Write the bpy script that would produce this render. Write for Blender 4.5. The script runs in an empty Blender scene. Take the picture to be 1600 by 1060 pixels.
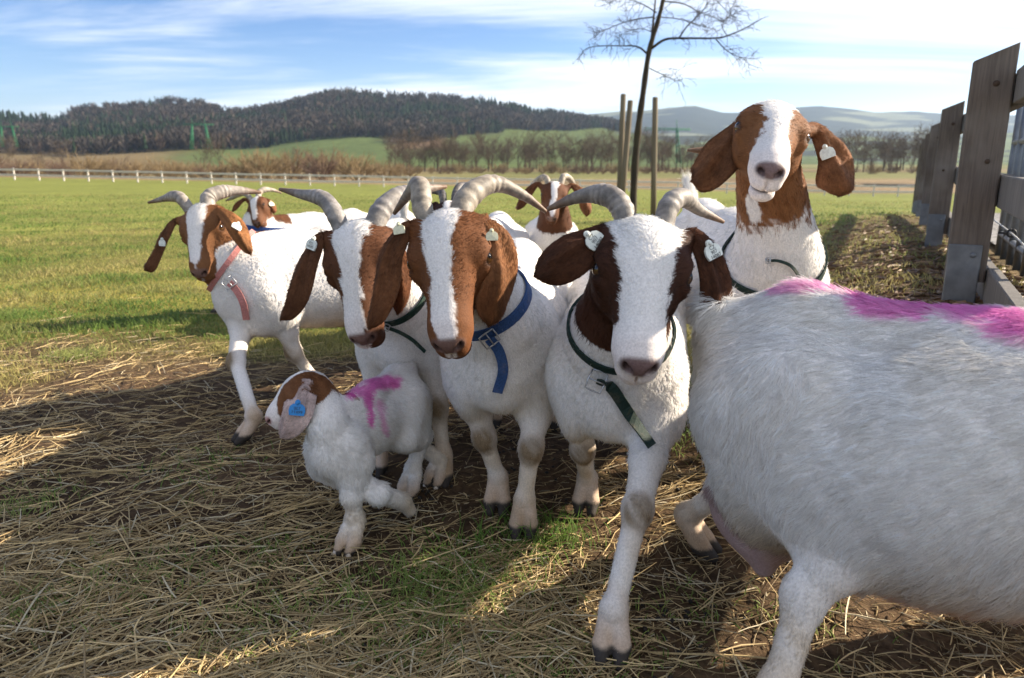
import bpy, math, random
import numpy as np
rng = np.random.default_rng(7)
random.seed(7)
sc = bpy.context.scene
col_root = sc.collection

# ------------------------------------------------------------------ camera
TH = math.radians(13.6); LENS = 26.0; FPX = LENS/36*1600; CH = 1.0
CT, ST = math.cos(TH), math.sin(TH)
cam_d = bpy.data.cameras.new('camera'); cam = bpy.data.objects.new('camera', cam_d)
col_root.objects.link(cam); sc.camera = cam
cam.location = (0, 0, CH); cam.rotation_euler = (math.pi/2 - TH, 0, 0)
cam_d.lens = LENS; cam_d.sensor_width = 36; cam_d.clip_start = 0.02; cam_d.clip_end = 30000
cam_d.dof.use_dof = True; cam_d.dof.focus_distance = 1.75; cam_d.dof.aperture_fstop = 5.0

# ------------------------------------------------------------------ sky, sun, exposure
SUN_AZ, SUN_EL = math.radians(74), math.radians(27)
SUN_DIR = np.array([math.sin(SUN_AZ)*math.cos(SUN_EL), math.cos(SUN_AZ)*math.cos(SUN_EL), math.sin(SUN_EL)])
w = bpy.data.worlds.new('World'); sc.world = w; w.use_nodes = True
nt = w.node_tree; N = nt.nodes; L = nt.links; N.clear()
out = N.new('ShaderNodeOutputWorld'); bg = N.new('ShaderNodeBackground')
sky = N.new('ShaderNodeTexSky'); sky.sky_type = 'NISHITA'; sky.sun_disc = False
sky.sun_elevation = SUN_EL; sky.sun_rotation = SUN_AZ
sky.altitude = 400; sky.air_density = 1.0; sky.dust_density = 0.35; sky.ozone_density = 2.0
bg.inputs['Strength'].default_value = 0.067
# thin cirrus: noise on a cloud layer overhead (direction projected on a high plane)
tc = N.new('ShaderNodeTexCoord'); sep = N.new('ShaderNodeSeparateXYZ'); L.new(tc.outputs['Generated'], sep.inputs[0])
def wm(op, a, b=None, c=None):
    n = N.new('ShaderNodeMath'); n.operation = op
    for i, v in enumerate((a, b, c)):
        if v is None: continue
        if isinstance(v, (int, float)): n.inputs[i].default_value = v
        else: L.new(v, n.inputs[i])
    return n.outputs[0]
zz = wm('ADD', wm('MAXIMUM', sep.outputs['Z'], 0.0), 0.10)
cx = wm('DIVIDE', sep.outputs['X'], zz); cy = wm('DIVIDE', sep.outputs['Y'], zz)
comb = N.new('ShaderNodeCombineXYZ'); L.new(cx, comb.inputs[0]); L.new(cy, comb.inputs[1])
mp = N.new('ShaderNodeMapping'); L.new(comb.outputs[0], mp.inputs[0])
mp.inputs['Rotation'].default_value = (0, 0, math.radians(-34)); mp.inputs['Scale'].default_value = (0.34, 1.25, 1)
mp.inputs['Location'].default_value = (2.3, 0.7, 0)
def wnoise(vec, scale, detail, rough, dist=0.0):
    n = N.new('ShaderNodeTexNoise'); n.inputs['Scale'].default_value = scale; n.inputs['Detail'].default_value = detail
    n.inputs['Roughness'].default_value = rough; n.inputs['Distortion'].default_value = dist
    L.new(vec, n.inputs['Vector']); return n.outputs['Fac']
n1 = wnoise(mp.outputs[0], 0.62, 9, 0.62, 0.5); n2 = wnoise(comb.outputs[0], 0.26, 3, 0.5)
cl = wm('ADD', wm('MULTIPLY', n1, 0.66), wm('MULTIPLY', n2, 0.5))
mr = N.new('ShaderNodeMapRange'); mr.interpolation_type = 'SMOOTHSTEP'; L.new(cl, mr.inputs[0])
mr.inputs[1].default_value = 0.515; mr.inputs[2].default_value = 0.68
cf = wm('MULTIPLY', mr.outputs[0], 0.85)
mix = N.new('ShaderNodeMix'); mix.data_type = 'RGBA'
tint = N.new('ShaderNodeMix'); tint.data_type = 'RGBA'; tr = N.new('ShaderNodeMapRange'); tr.interpolation_type = 'SMOOTHSTEP'; L.new(sep.outputs['Z'], tr.inputs[0]); tr.inputs[1].default_value = 0.0; tr.inputs[2].default_value = 0.22
tint.inputs['A'].default_value = (0.92, 0.97, 1.12, 1); tint.inputs['B'].default_value = (0.40, 0.61, 0.93, 1); L.new(tr.outputs[0], tint.inputs['Factor'])
mul = N.new('ShaderNodeMix'); mul.data_type = 'RGBA'; mul.blend_type = 'MULTIPLY'; mul.inputs['Factor'].default_value = 1.0; L.new(sky.outputs[0], mul.inputs['A']); L.new(tint.outputs['Result'], mul.inputs['B'])
L.new(cf, mix.inputs['Factor']); L.new(mul.outputs['Result'], mix.inputs['A']); mix.inputs['B'].default_value = (7.6, 7.8, 8.1, 1)
L.new(mix.outputs['Result'], bg.inputs['Color']); L.new(bg.outputs[0], out.inputs['Surface'])

sd = bpy.data.lights.new('sun', 'SUN'); sun = bpy.data.objects.new('sun', sd); col_root.objects.link(sun)
sd.energy = 5.0; sd.angle = math.radians(0.55); sd.color = (1.0, 0.88, 0.71)
from mathutils import Vector, Matrix
sun.rotation_euler = Vector(SUN_DIR).to_track_quat('Z', 'Y').to_euler(); sun.location = (6, 4, 5)
vs = sc.view_settings; vs.view_transform = 'Standard'; vs.look = 'None'; vs.gamma = 1.0; vs.exposure = 1.42; vs.use_curve_mapping = False
sc.render.engine = 'CYCLES'
cy_ = sc.cycles; cy_.max_bounces = 6; cy_.diffuse_bounces = 3; cy_.glossy_bounces = 2; cy_.transmission_bounces = 3
cy_.transparent_max_bounces = 6; cy_.volume_bounces = 0; cy_.use_denoising = True; cy_.caustics_reflective = False; cy_.caustics_refractive = False
try:
    sc.cycles_curves.shape = 'RIBBONS'; sc.cycles_curves.subdivisions = 2
except Exception as e: print('curves', e)

# ------------------------------------------------------------------ helpers: pixels <-> world
def A_(*v): return np.array(v, float)
def nrm(v): v = np.asarray(v, float); return v/np.linalg.norm(v)
def ray(px, py):
    x = (px-800)/FPX; y = (530-py)/FPX
    return A_(x, CT+y*ST, y*CT-ST)
def P(px, py, Y):
    d = ray(px, py); return A_(0, 0, CH)+d*(Y/d[1])
def proj(p):
    v = p-A_(0, 0, CH); dep = v[..., 1]*CT-v[..., 2]*ST; up = v[..., 1]*ST+v[..., 2]*CT
    return 800+FPX*v[..., 0]/dep, 530-FPX*up/dep
def sstep(a, b, x): t = np.clip((x-a)/(b-a), 0, 1); return t*t*(3-2*t)
_perm = rng.random((256, 256))
def vnoise(x, y):
    xi = np.floor(x).astype(int); yi = np.floor(y).astype(int); fx = x-xi; fy = y-yi
    fx = fx*fx*(3-2*fx); fy = fy*fy*(3-2*fy); g = lambda i, j: _perm[i & 255, j & 255]
    return (g(xi, yi)*(1-fx)+g(xi+1, yi)*fx)*(1-fy)+(g(xi, yi+1)*(1-fx)+g(xi+1, yi+1)*fx)*fy
def fbm(x, y, o=4):
    s = 0; a = 0.5
    for i in range(o): s = s+a*vnoise(x*2**i+17.3*i, y*2**i-9.1*i); a *= 0.5
    return s
def T0(X, Y):     # large form of the land
    X = np.asarray(X, float); Y = np.asarray(Y, float)
    far = -(2.05+0.019*np.clip(X, -90, 40))*np.clip((Y-3)/77, 0, 1)
    b = sstep(85, 150, Y); far = far*(1-b)-2.5*b
    m = 0.42*sstep(0.16, 0.5, X/(np.maximum(Y, 0.1)+0.5))*sstep(1.6, 3.0, Y)*(1-sstep(9, 26, Y))
    return far+m
def T(X, Y):
    X = np.asarray(X, float); Y = np.asarray(Y, float)
    near = 1-sstep(5, 14, np.hypot(X, Y))
    n = (fbm(X*3.1+5, Y*3.1, 3)-0.44)*0.035+(fbm(X*19, Y*19+3, 3)-0.44)*0.028*near*(0.3+0.7*paddock(X, Y))
    return T0(X, Y)+n*(1-sstep(12, 40, np.hypot(X, Y)))
def paddock(X, Y):   # 1 = trodden soil with straw, 0 = turf
    e = fbm(X*0.9+40, Y*0.9+11, 3)*2.2-0.95
    d = np.maximum(Y+0.35*X-3.6, (np.abs(X+0.2)-2.7))+e*0.9
    return 1-sstep(-0.35, 0.55, d)
def G(px, py):
    d = ray(px, py); z = 0.0
    for _ in range(12):
        t = (CH-z)/-d[2]; z = float(T0(d[0]*t, d[1]*t))
    return A_(d[0]*t, d[1]*t, z)

# ------------------------------------------------------------------ helpers: objects, meshes, materials
def link(o, parent=None):
    col_root.objects.link(o)
    if parent is not None: o.parent = parent
    return o
def tag(o, label=None, cat=None, group=None, kind=None):
    if label: o['label'] = label
    if cat: o['category'] = cat
    if group: o['group'] = group
    if kind: o['kind'] = kind
    return o
def empty(name, loc=(0, 0, 0)):
    o = bpy.data.objects.new(name, None); o.location = loc; o.empty_display_size = 0.1; return link(o)
def mesh_np(name, V, faces, mat=None, parent=None, cols=None, smooth=True, off=None):
    """faces: (n,4) or (n,3) int array, or list of such arrays"""
    V = np.asarray(V, float)
    if off is not None: V = V-np.asarray(off)
    fl = faces if isinstance(faces, list) else [faces]
    fl = [np.asarray(f, np.int32) for f in fl if len(f)]
    me = bpy.data.meshes.new(name)
    me.vertices.add(len(V)); me.vertices.foreach_set('co', V.astype(np.float32).ravel())
    tot = np.concatenate([np.full(len(f), f.shape[1], np.int32) for f in fl]); idx = np.concatenate([f.ravel() for f in fl])
    me.loops.add(len(idx)); me.loops.foreach_set('vertex_index', idx)
    me.polygons.add(len(tot)); st = np.concatenate([[0], np.cumsum(tot)[:-1]]).astype(np.int32)
    me.polygons.foreach_set('loop_start', st)
    me.polygons.foreach_set('use_smooth', np.full(len(tot), smooth, bool))
    me.update(calc_edges=True)
    if cols is not None:
        a = me.attributes.new('Col', 'FLOAT_COLOR', 'POINT')
        c4 = np.ones((len(V), 4), np.float32); c4[:, :3] = cols; a.data.foreach_set('color', c4.ravel())
    if mat: me.materials.append(mat)
    return link(bpy.data.objects.new(name, me), parent)
def curves_np(name, pos, rad, cols, nor, mat, parent=None, off=None):
    n, k = pos.shape[:2]
    if off is not None: pos = pos-np.asarray(off)
    cu = bpy.data.hair_curves.new(name); cu.add_curves([k]*n)
    cu.attributes['position'].data.foreach_set('vector', pos.astype(np.float32).ravel())
    r = cu.attributes.get('radius') or cu.attributes.new('radius', 'FLOAT', 'POINT')
    r.data.foreach_set('value', rad.astype(np.float32).ravel())
    c = cu.attributes.new('Col', 'FLOAT_COLOR', 'CURVE'); c4 = np.ones((n, 4), np.float32); c4[:, :3] = cols
    c.data.foreach_set('color', c4.ravel())
    if nor is not None:
        a = cu.attributes.new('snorm', 'FLOAT_VECTOR', 'CURVE'); a.data.foreach_set('vector', nor.astype(np.float32).ravel())
    cu.materials.append(mat)
    return link(bpy.data.objects.new(name, cu), parent)

class NB:
    def __init__(s, name):
        s.m = bpy.data.materials.new(name); s.m.use_nodes = True; s.t = s.m.node_tree; s.t.nodes.clear()
        s.out = s.n('ShaderNodeOutputMaterial')
    def n(s, ty, **kw):
        x = s.t.nodes.new(ty)
        for k, v in kw.items(): setattr(x, k, v)
        return x
    def set(s, sock, v):
        if isinstance(v, bpy.types.NodeSocket): s.t.links.new(v, sock)
        else:
            if isinstance(v, tuple) and len(v) == 3 and sock.type == 'RGBA': v = v+(1,)
            sock.default_value = v
    def math(s, op, a, b=0.0):
        x = s.n('ShaderNodeMath', operation=op); s.set(x.inputs[0], a); s.set(x.inputs[1], b); return x.outputs[0]
    def noise(s, vec, scale, detail=4, rough=0.55, dist=0.0):
        x = s.n('ShaderNodeTexNoise'); s.set(x.inputs['Vector'], vec); x.inputs['Scale'].default_value = scale
        x.inputs['Detail'].default_value = detail; x.inputs['Roughness'].default_value = rough; x.inputs['Distortion'].default_value = dist
        return x.outputs['Fac']
    def mix(s, f, a, b, blend='MIX'):
        x = s.n('ShaderNodeMix', data_type='RGBA', blend_type=blend)
        s.set(x.inputs['Factor'], f); s.set(x.inputs['A'], a); s.set(x.inputs['B'], b); return x.outputs['Result']
    def ramp(s, f, lo, hi):
        x = s.n('ShaderNodeMapRange', interpolation_type='SMOOTHSTEP'); s.set(x.inputs[0], f); x.inputs[1].default_value = lo; x.inputs[2].default_value = hi
        return x.outputs[0]
    def attr(s, name, kind='Color'):
        x = s.n('ShaderNodeAttribute', attribute_name=name); return x.outputs[kind]
    def pos(s): return s.n('ShaderNodeNewGeometry').outputs['Position']
    def obj(s): return s.n('ShaderNodeTexCoord').outputs['Object']
    def mapping(s, vec, scale=(1, 1, 1), rot=(0, 0, 0)):
        x = s.n('ShaderNodeMapping'); s.set(x.inputs[0], vec); x.inputs['Scale'].default_value = scale; x.inputs['Rotation'].default_value = rot; return x.outputs[0]
    def bump(s, h, strength=0.4, dist=0.01):
        x = s.n('ShaderNodeBump'); s.set(x.inputs['Height'], h); x.inputs['Strength'].default_value = strength; x.inputs['Distance'].default_value = dist
        return x.outputs[0]
    def bsdf(s, color, rough=0.7, spec=0.3, normal=None, metal=0.0, **kw):
        x = s.n('ShaderNodeBsdfPrincipled'); s.set(x.inputs['Base Color'], color); s.set(x.inputs['Roughness'], rough)
        s.set(x.inputs['Specular IOR Level'], spec); s.set(x.inputs['Metallic'], metal)
        if normal is not None: s.set(x.inputs['Normal'], normal)
        for k, v in kw.items(): s.set(x.inputs[k], v)
        return x.outputs[0]
    def done(s, surf): s.t.links.new(surf, s.out.inputs['Surface']); return s.m
    def addshader(s, a, b, f):
        x = s.n('ShaderNodeMixShader'); x.inputs[0].default_value = f; s.t.links.new(a, x.inputs[1]); s.t.links.new(b, x.inputs[2]); return x.outputs[0]

def simple_mat(name, c1, c2=None, scale=8.0, rough=0.7, spec=0.3, metal=0.0, bump=0.0, stretch=(1, 1, 1)):
    b = NB(name); v = b.mapping(b.obj(), stretch); f = b.noise(v, scale, 6, 0.6)
    c = b.mix(b.ramp(f, 0.3, 0.7), c1, c2 or tuple(x*0.7 for x in c1))
    return b.done(b.bsdf(c, rough, spec, b.bump(f, bump, 0.01) if bump else None, metal))
def attr_mat(name, rough=0.7, spec=0.2, scale=60.0, amt=0.25, bump=0.0, trans=0.0):
    b = NB(name); f = b.noise(b.pos(), scale, 4, 0.6)
    c = b.mix(amt, b.attr('Col'), b.mix(b.ramp(f, 0.3, 0.7), (0.35, 0.35, 0.35), (1.5, 1.5, 1.5)), 'MULTIPLY')
    s = b.bsdf(c, rough, spec, b.bump(f, bump, 0.004) if bump else None)
    if trans:
        t = b.n('ShaderNodeBsdfTranslucent'); b.set(t.inputs[0], c); s = b.addshader(s, t.outputs[0], trans)
    return b.done(s)
def strand_mat(name, trans=0.25, rough=0.6, spec=0.25, use_n=0.75):
    b = NB(name); c = b.attr('Col')
    g = b.n('ShaderNodeNewGeometry').outputs['Normal']; sn = b.attr('snorm', 'Vector')
    m = b.n('ShaderNodeMix', data_type='VECTOR'); b.set(m.inputs['Factor'], use_n); b.set(m.inputs[4], g); b.set(m.inputs[5], sn)
    nn = b.n('ShaderNodeVectorMath', operation='NORMALIZE'); b.set(nn.inputs[0], m.outputs[1])
    s = b.bsdf(c, rough, spec, nn.outputs[0])
    t = b.n('ShaderNodeBsdfTranslucent'); b.set(t.inputs[0], c)
    return b.done(b.addshader(s, t.outputs[0], trans))

def tube(pts, rads, sides=8, ref=None, cap=True, close_ring=False):
    """swept tube; returns V, quads"""
    pts = np.asarray(pts, float); n = len(pts); rads = np.broadcast_to(np.asarray(rads, float), (n,))
    tg = np.gradient(pts, axis=0); tg /= np.linalg.norm(tg, axis=1, keepdims=True)+1e-12
    r0 = A_(0, 0, 1) if ref is None else np.asarray(ref, float)
    if abs(np.dot(r0, tg[0])) > 0.95: r0 = A_(1, 0.2, 0)
    u = nrm(np.cross(tg[0], r0)); V = []; a = np.arange(sides)/sides*2*np.pi
    for i in range(n):
        u = nrm(u-tg[i]*np.dot(u, tg[i])); v = np.cross(tg[i], u)
        V.append(pts[i]+rads[i]*(np.cos(a)[:, None]*u+np.sin(a)[:, None]*v))
    V = np.concatenate(V); Q = []
    i = np.arange(n-1)[:, None]*sides; j = np.arange(sides)[None]; j2 = (j+1) % sides
    Q = np.stack([i+j, i+j2, i+sides+j2, i+sides+j], -1).reshape(-1, 4)
    if cap:
        V = np.vstack([V, pts[0], pts[-1]]); c0 = len(V)-2
        jj = np.arange(sides); k2 = (jj+1) % sides
        t0 = np.stack([k2, jj, np.full(sides, c0), np.full(sides, c0)], -1); e = (n-1)*sides
        t1 = np.stack([e+jj, e+k2, np.full(sides, c0+1), np.full(sides, c0+1)], -1)
        return V, [Q, t0[:, :3], t1[:, :3]]
    return V, [Q]
def catmull(pts, n=24):
    pts = np.asarray(pts, float); p = np.vstack([2*pts[0]-pts[1], pts, 2*pts[-1]-pts[-2]]); m = len(pts)-1
    tt = np.linspace(0, m, n); i = np.minimum(tt.astype(int), m-1); t = (tt-i)[:, None]
    a, b, c, d = p[i], p[i+1], p[i+2], p[i+3]
    return 0.5*(2*b+(c-a)*t+(2*a-5*b+4*c-d)*t*t+(3*b-a-3*c+d)*t**3)
def merge(parts):
    """[(V, [faces...])] -> V, [faces]"""
    Vs = []; F = {}; o = 0
    for V, fl in parts:
        for f in (fl if isinstance(fl, list) else [fl]):
            if len(f): F.setdefault(np.asarray(f).shape[1], []).append(np.asarray(f)+o)
        Vs.append(V); o += len(V)
    return np.concatenate(Vs), [np.concatenate(v) for v in F.values()]
def boxm(c, size, R=None, bev=0.0):
    """box (optionally chamfered on its long edges by inset end caps)"""
    hx, hy, hz = np.asarray(size)/2
    V = np.array([[x, y, z] for x in (-hx, hx) for y in (-hy, hy) for z in (-hz, hz)])
    Q = np.array([[0, 1, 3, 2], [4, 6, 7, 5], [0, 4, 5, 1], [2, 3, 7, 6], [0, 2, 6, 4], [1, 5, 7, 3]])
    if bev:
        b = bev; V = []
        for sx in (-1, 1):
            for sy in (-1, 1):
                for sz in (-1, 1):
                    V += [[sx*(hx-b), sy*(hy-b), sz*hz], [sx*(hx-b), sy*hy, sz*(hz-b)], [sx*hx, sy*(hy-b), sz*(hz-b)]]
        V = np.array(V); bmx = None
        import bmesh
        bm = bmesh.new(); [bm.verts.new(v) for v in V]; r = bmesh.ops.convex_hull(bm, input=bm.verts); bm.verts.index_update()
        V = np.array([v.co[:] for v in bm.verts]); T3 = np.array([[v.index for v in f.verts] for f in bm.faces if len(f.verts) == 3])
        bm.free(); Q = T3
    if R is not None: V = V@np.asarray(R).T
    return V+np.asarray(c), [Q]
# ================================================================== goats
def d_ell(p, c, R, r):
    q = (p-c)@R.T                      # R rows = axes
    k0 = np.linalg.norm(q/r, axis=1); k1 = np.linalg.norm(q/(r*r), axis=1)
    return k0*(k0-1)/np.maximum(k1, 1e-6)
def d_rc(p, a, b, r1, r2):
    ba = b-a; pa = p-a; t = np.clip(pa@ba/max(ba@ba, 1e-9), 0, 1)
    return np.linalg.norm(pa-t[:, None]*ba, axis=1)-(r1+(r2-r1)*t)
class Sdf:
    """smooth union of ellipsoids and round cones in groups, with carved hollows"""
    def __init__(s): s.pr = []; s.cut = []
    def ell(s, g, c, R, r, k=0.05):
        r = np.asarray(r, float); s.pr.append((g, 'e', (np.asarray(c, float), R, r), k, np.asarray(c, float), r.max()))
    def rc(s, g, a, b, r1, r2, k=0.04):
        a = np.asarray(a, float); b = np.asarray(b, float)
        s.pr.append((g, 'c', (a, b, r1, r2), k, (a+b)/2, np.linalg.norm(b-a)/2+max(r1, r2)))
    def carve(s, c, R, r, k=0.01): s.cut.append((np.asarray(c, float), R, np.asarray(r, float), k))
    def eval(s, p, bound=True, groups=False, only=None):
        D = {}
        for g, ty, a, k, c, rad in s.pr:
            if only and g not in only: continue
            cur = D.setdefault(g, np.full(len(p), 9.0))
            if bound:
                m = np.nonzero(((p-c)**2).sum(1) < (rad+k+0.06)**2)[0]
                if not len(m): continue
                q = p[m]; o = cur[m]
            else: m = slice(None); q = p; o = cur
            d = d_ell(q, *a) if ty == 'e' else d_rc(q, *a)
            h = np.maximum(k-np.abs(o-d), 0)/k
            cur[m] = np.minimum(o, d)-h*h*k/4
        tot = None
        for g, d in D.items():
            if tot is None: tot = d.copy(); continue
            k = 0.035 if g == 'head' else 0.05
            h = np.maximum(k-np.abs(tot-d), 0)/k; tot = np.minimum(tot, d)-h*h*k/4
        for c, R, r, k in s.cut:
            m = np.nonzero(((p-c)**2).sum(1) < (r.max()+0.05)**2)[0]
            if len(m):
                d = -d_ell(p[m], c, R, r); o = tot[m]; h = np.maximum(k-np.abs(o-d), 0)/k
                tot[m] = np.maximum(o, d)+h*h*k/4
        return (tot, D) if groups else tot
def surface_nets(s, lo, hi, h):
    B = 4; n = np.ceil((hi-lo)/(h*B)).astype(int)+1; ax = [np.arange(m) for m in n]
    cI = np.stack(np.meshgrid(*ax, indexing='ij'), -1).reshape(-1, 3)
    cen = lo+(cI*B+(B-1)/2)*h; cd = s.eval(cen, bound=False)
    D = np.repeat(np.repeat(np.repeat(np.where(cd > 0, 1.0, -1.0).reshape(n), B, 0), B, 1), B, 2).astype(np.float32)
    act = cI[np.abs(cd) < h*B*1.35+0.012]
    loc = np.stack(np.meshgrid(*[np.arange(B)]*3, indexing='ij'), -1).reshape(-1, 3)
    I = (act[:, None]*B+loc[None]).reshape(-1, 3)
    D[I[:, 0], I[:, 1], I[:, 2]] = np.clip(s.eval(lo+I*h), -1, 1)
    S = D < 0; c = np.zeros(np.array(D.shape)-1, np.int8)
    cor = [(a, b, e) for a in (0, 1) for b in (0, 1) for e in (0, 1)]
    sl = lambda A, o: A[o[0]:A.shape[0]-1+o[0], o[1]:A.shape[1]-1+o[1], o[2]:A.shape[2]-1+o[2]]
    for o in cor: c += sl(S, o)
    ci = np.stack(np.nonzero((c > 0) & (c < 8)), -1); vid = np.full(c.shape, -1, np.int32); vid[tuple(ci.T)] = np.arange(len(ci))
    acc = np.zeros((len(ci), 3)); cnt = np.zeros(len(ci))
    for o in cor:
        for axx in range(3):
            if o[axx]: continue
            o2 = list(o); o2[axx] = 1
            a = D[tuple((ci+o).T)]; b = D[tuple((ci+o2).T)]; m = (a < 0) != (b < 0)
            t = a/(a-b+1e-12); q = np.tile(np.array(o, float), (len(ci), 1)); q[:, axx] = t
            acc[m] += q[m]; cnt[m] += 1
    V = lo+(ci+acc/cnt[:, None])*h; Q = []
    for axx in range(3):
        sh = [slice(1, -1)]*3; s0 = list(sh); s1 = list(sh); s0[axx] = slice(0, -1); s1[axx] = slice(1, None)
        a = S[tuple(s0)]; b = S[tuple(s1)]; idx = np.stack(np.nonzero(a != b), -1)
        off = np.array([1, 1, 1]); off[axx] = 0; g = idx+off; u, v = (axx+1) % 3, (axx+2) % 3
        e = np.eye(3, dtype=int); f = lambda du, dv: vid[tuple((g-du*e[u]-dv*e[v]).T)]
        q = np.stack([f(1, 1), f(0, 1), f(0, 0), f(1, 0)], -1); fl = ~a[tuple(idx.T)]
        q[fl] = q[fl][:, ::-1]; Q.append(q)
    Q = np.concatenate(Q); Q = Q[(Q >= 0).all(1)]
    d = s.eval(V); e = 0.5*h; gr = np.stack([s.eval(V+np.eye(3)[i]*e)-d for i in range(3)], -1)   # pull the vertices onto the true surface
    gr /= np.linalg.norm(gr, axis=1, keepdims=True)+1e-9; V = V-gr*np.clip(d, -0.4*h, 0.4*h)[:, None]
    return V, Q, gr
def ik(a, b, l1, l2, bend):
    d = np.linalg.norm(b-a); u = (b-a)/d
    x = (d*d+l1*l1-l2*l2)/(2*d); hh = math.sqrt(max(l1*l1-x*x, 0)); pr = bend-u*np.dot(bend, u)
    return a+u*x+nrm(pr)*hh

FUR = strand_mat('goat_fur', trans=0.28, rough=0.62, spec=0.22, use_n=0.72)
SKIN = attr_mat('goat_hide', rough=0.75, spec=0.2, scale=220, amt=0.22, bump=0.25)
EARM = attr_mat('ear_velvet', rough=0.8, spec=0.15, scale=160, amt=0.3, bump=0.2, trans=0.12)
HORN = None
def horn_mat():
    b = NB('horn'); c = b.attr('Col'); f = b.noise(b.mapping(b.pos(), (1, 1, 1)), 90, 6, 0.65); g = b.noise(b.pos(), 25, 4, 0.6)
    c = b.mix(0.45, c, b.mix(b.ramp(f, 0.3, 0.7), (0.45, 0.43, 0.42), (1.35, 1.3, 1.25)), 'MULTIPLY')
    c = b.mix(b.math('MULTIPLY', b.ramp(g, 0.5, 0.75), 0.5), c, (0.42, 0.36, 0.28))
    return b.done(b.bsdf(c, 0.55, 0.35, b.bump(f, 0.35, 0.004)))
HORN = horn_mat()
def eye_mat():
    b = NB('goat_eye'); return b.done(b.bsdf(b.attr('Col'), 0.08, 0.6))
EYE = eye_mat()
def strap_mat(name, c):
    b = NB(name); f = b.noise(b.pos(), 260, 4, 0.6); g = b.noise(b.pos(), 30, 4, 0.6)
    cc = b.mix(b.ramp(f, 0.3, 0.7), tuple(x*0.7 for x in c), tuple(min(1, x*1.25) for x in c)); cc = b.mix(b.math('MULTIPLY', b.ramp(g, 0.5, 0.8), 0.35), cc, (0.25, 0.2, 0.15))
    return b.done(b.bsdf(cc, 0.7, 0.3, b.bump(f, 0.4, 0.002)))
STEEL = simple_mat('galvanised_buckle', (0.5, 0.5, 0.5), (0.35, 0.35, 0.36), 60, 0.35, 0.5, 0.9)
def plastic(name, c): 
    b = NB(name); f = b.noise(b.pos(), 120, 4, 0.6); return b.done(b.bsdf(b.mix(b.ramp(f, 0.35, 0.75), c, tuple(x*0.78 for x in c)), 0.45, 0.4))
TAGW = plastic('tag_white', (0.78, 0.8, 0.72)); TAGY = plastic('tag_cream', (0.75, 0.72, 0.5)); TAGB = plastic('tag_blue', (0.03, 0.25, 0.62))
INK = simple_mat('tag_ink', (0.03, 0.03, 0.035), (0.05, 0.05, 0.05), 40, 0.7)

WHITE = A_(0.86, 0.835, 0.80)
def strap_mesh(pts, wdir, width, thick=0.0035):
    """flat band following pts; wdir per point = across direction"""
    pts = np.asarray(pts); n = len(pts); tg = np.gradient(pts, axis=0); tg /= np.linalg.norm(tg, axis=1, keepdims=True)+1e-9
    W = np.broadcast_to(np.asarray(wdir, float), pts.shape); W = W-tg*(W*tg).sum(1, keepdims=True); W = W/np.linalg.norm(W, axis=1, keepdims=True)
    Nn = np.cross(tg, W); V = []
    for a, b in ((-1, -1), (1, -1), (1, 1), (-1, 1)): V.append(pts+W*a*width/2+Nn*b*thick/2)
    V = np.stack(V, 1).reshape(-1, 3); i = np.arange(n-1)[:, None]*4; j = np.arange(4)[None]; j2 = (j+1) % 4
    Q = np.stack([i+j, i+j2, i+4+j2, i+4+j], -1).reshape(-1, 4); e = (n-1)*4
    return V, [np.vstack([Q, [[3, 2, 1, 0]], [[e, e+1, e+2, e+3]]])]
def tag_plate(c, n, up, size, text, mat, parent, off):
    """scalloped ear-tag plate with a stud hole boss and printed digits"""
    n = nrm(n); up = nrm(up-n*np.dot(up, n)); rt = np.cross(up, n)
    out2 = [(-.5, -.5), (.5, -.5), (.56, -.18), (.5, .12), (.3, .3), (.2, .3), (.17, .5), (.06, .6), (-.06, .6), (-.17, .5), (-.2, .3), (-.3, .3), (-.5, .12), (-.56, -.18)]
    o = np.array(out2)*size; m = len(o); th = size*0.07
    V = np.concatenate([c+o[:, :1]*rt+o[:, 1:]*up+n*th, c+o[:, :1]*rt+o[:, 1:]*up-n*th, [c+n*th*1.3, c-n*th]])
    j = np.arange(m); j2 = (j+1) % m
    F = [np.stack([j, j+m, j2+m, j2], -1), np.vstack([np.stack([j, j2, np.full(m, 2*m)], -1), np.stack([j2+m, j+m, np.full(m, 2*m+1)], -1)])]
    t = mesh_np('ear_tag', V, F, mat, parent, smooth=False, off=off)
    bc = c+up*size*0.38+n*th; bv, bf = tube([bc, bc+n*size*0.1, bc+n*size*0.13], [size*0.13, size*0.12, size*0.04], 10)
    mesh_np('stud', bv, bf, mat, t, off=off)
    if text:
        fc = bpy.data.curves.new('print', 'FONT'); fc.body = text; fc.size = size*0.30; fc.align_x = 'CENTER'; fc.align_y = 'CENTER'; fc.space_line = 0.85
        fc.materials.append(INK); fo = bpy.data.objects.new('print', fc); link(fo, t)
        M = Matrix(((rt[0], up[0], n[0], 0), (rt[1], up[1], n[1], 0), (rt[2], up[2], n[2], 0), (0, 0, 0, 1)))
        M.translation = Vector(c-np.asarray(off)-up*size*0.14+n*th*1.35); me_ = bpy.data.meshes.new_from_object(fo); bpy.data.objects.remove(fo); fo = link(bpy.data.objects.new('print', me_), t); fo.matrix_local = M
    return t

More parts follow.
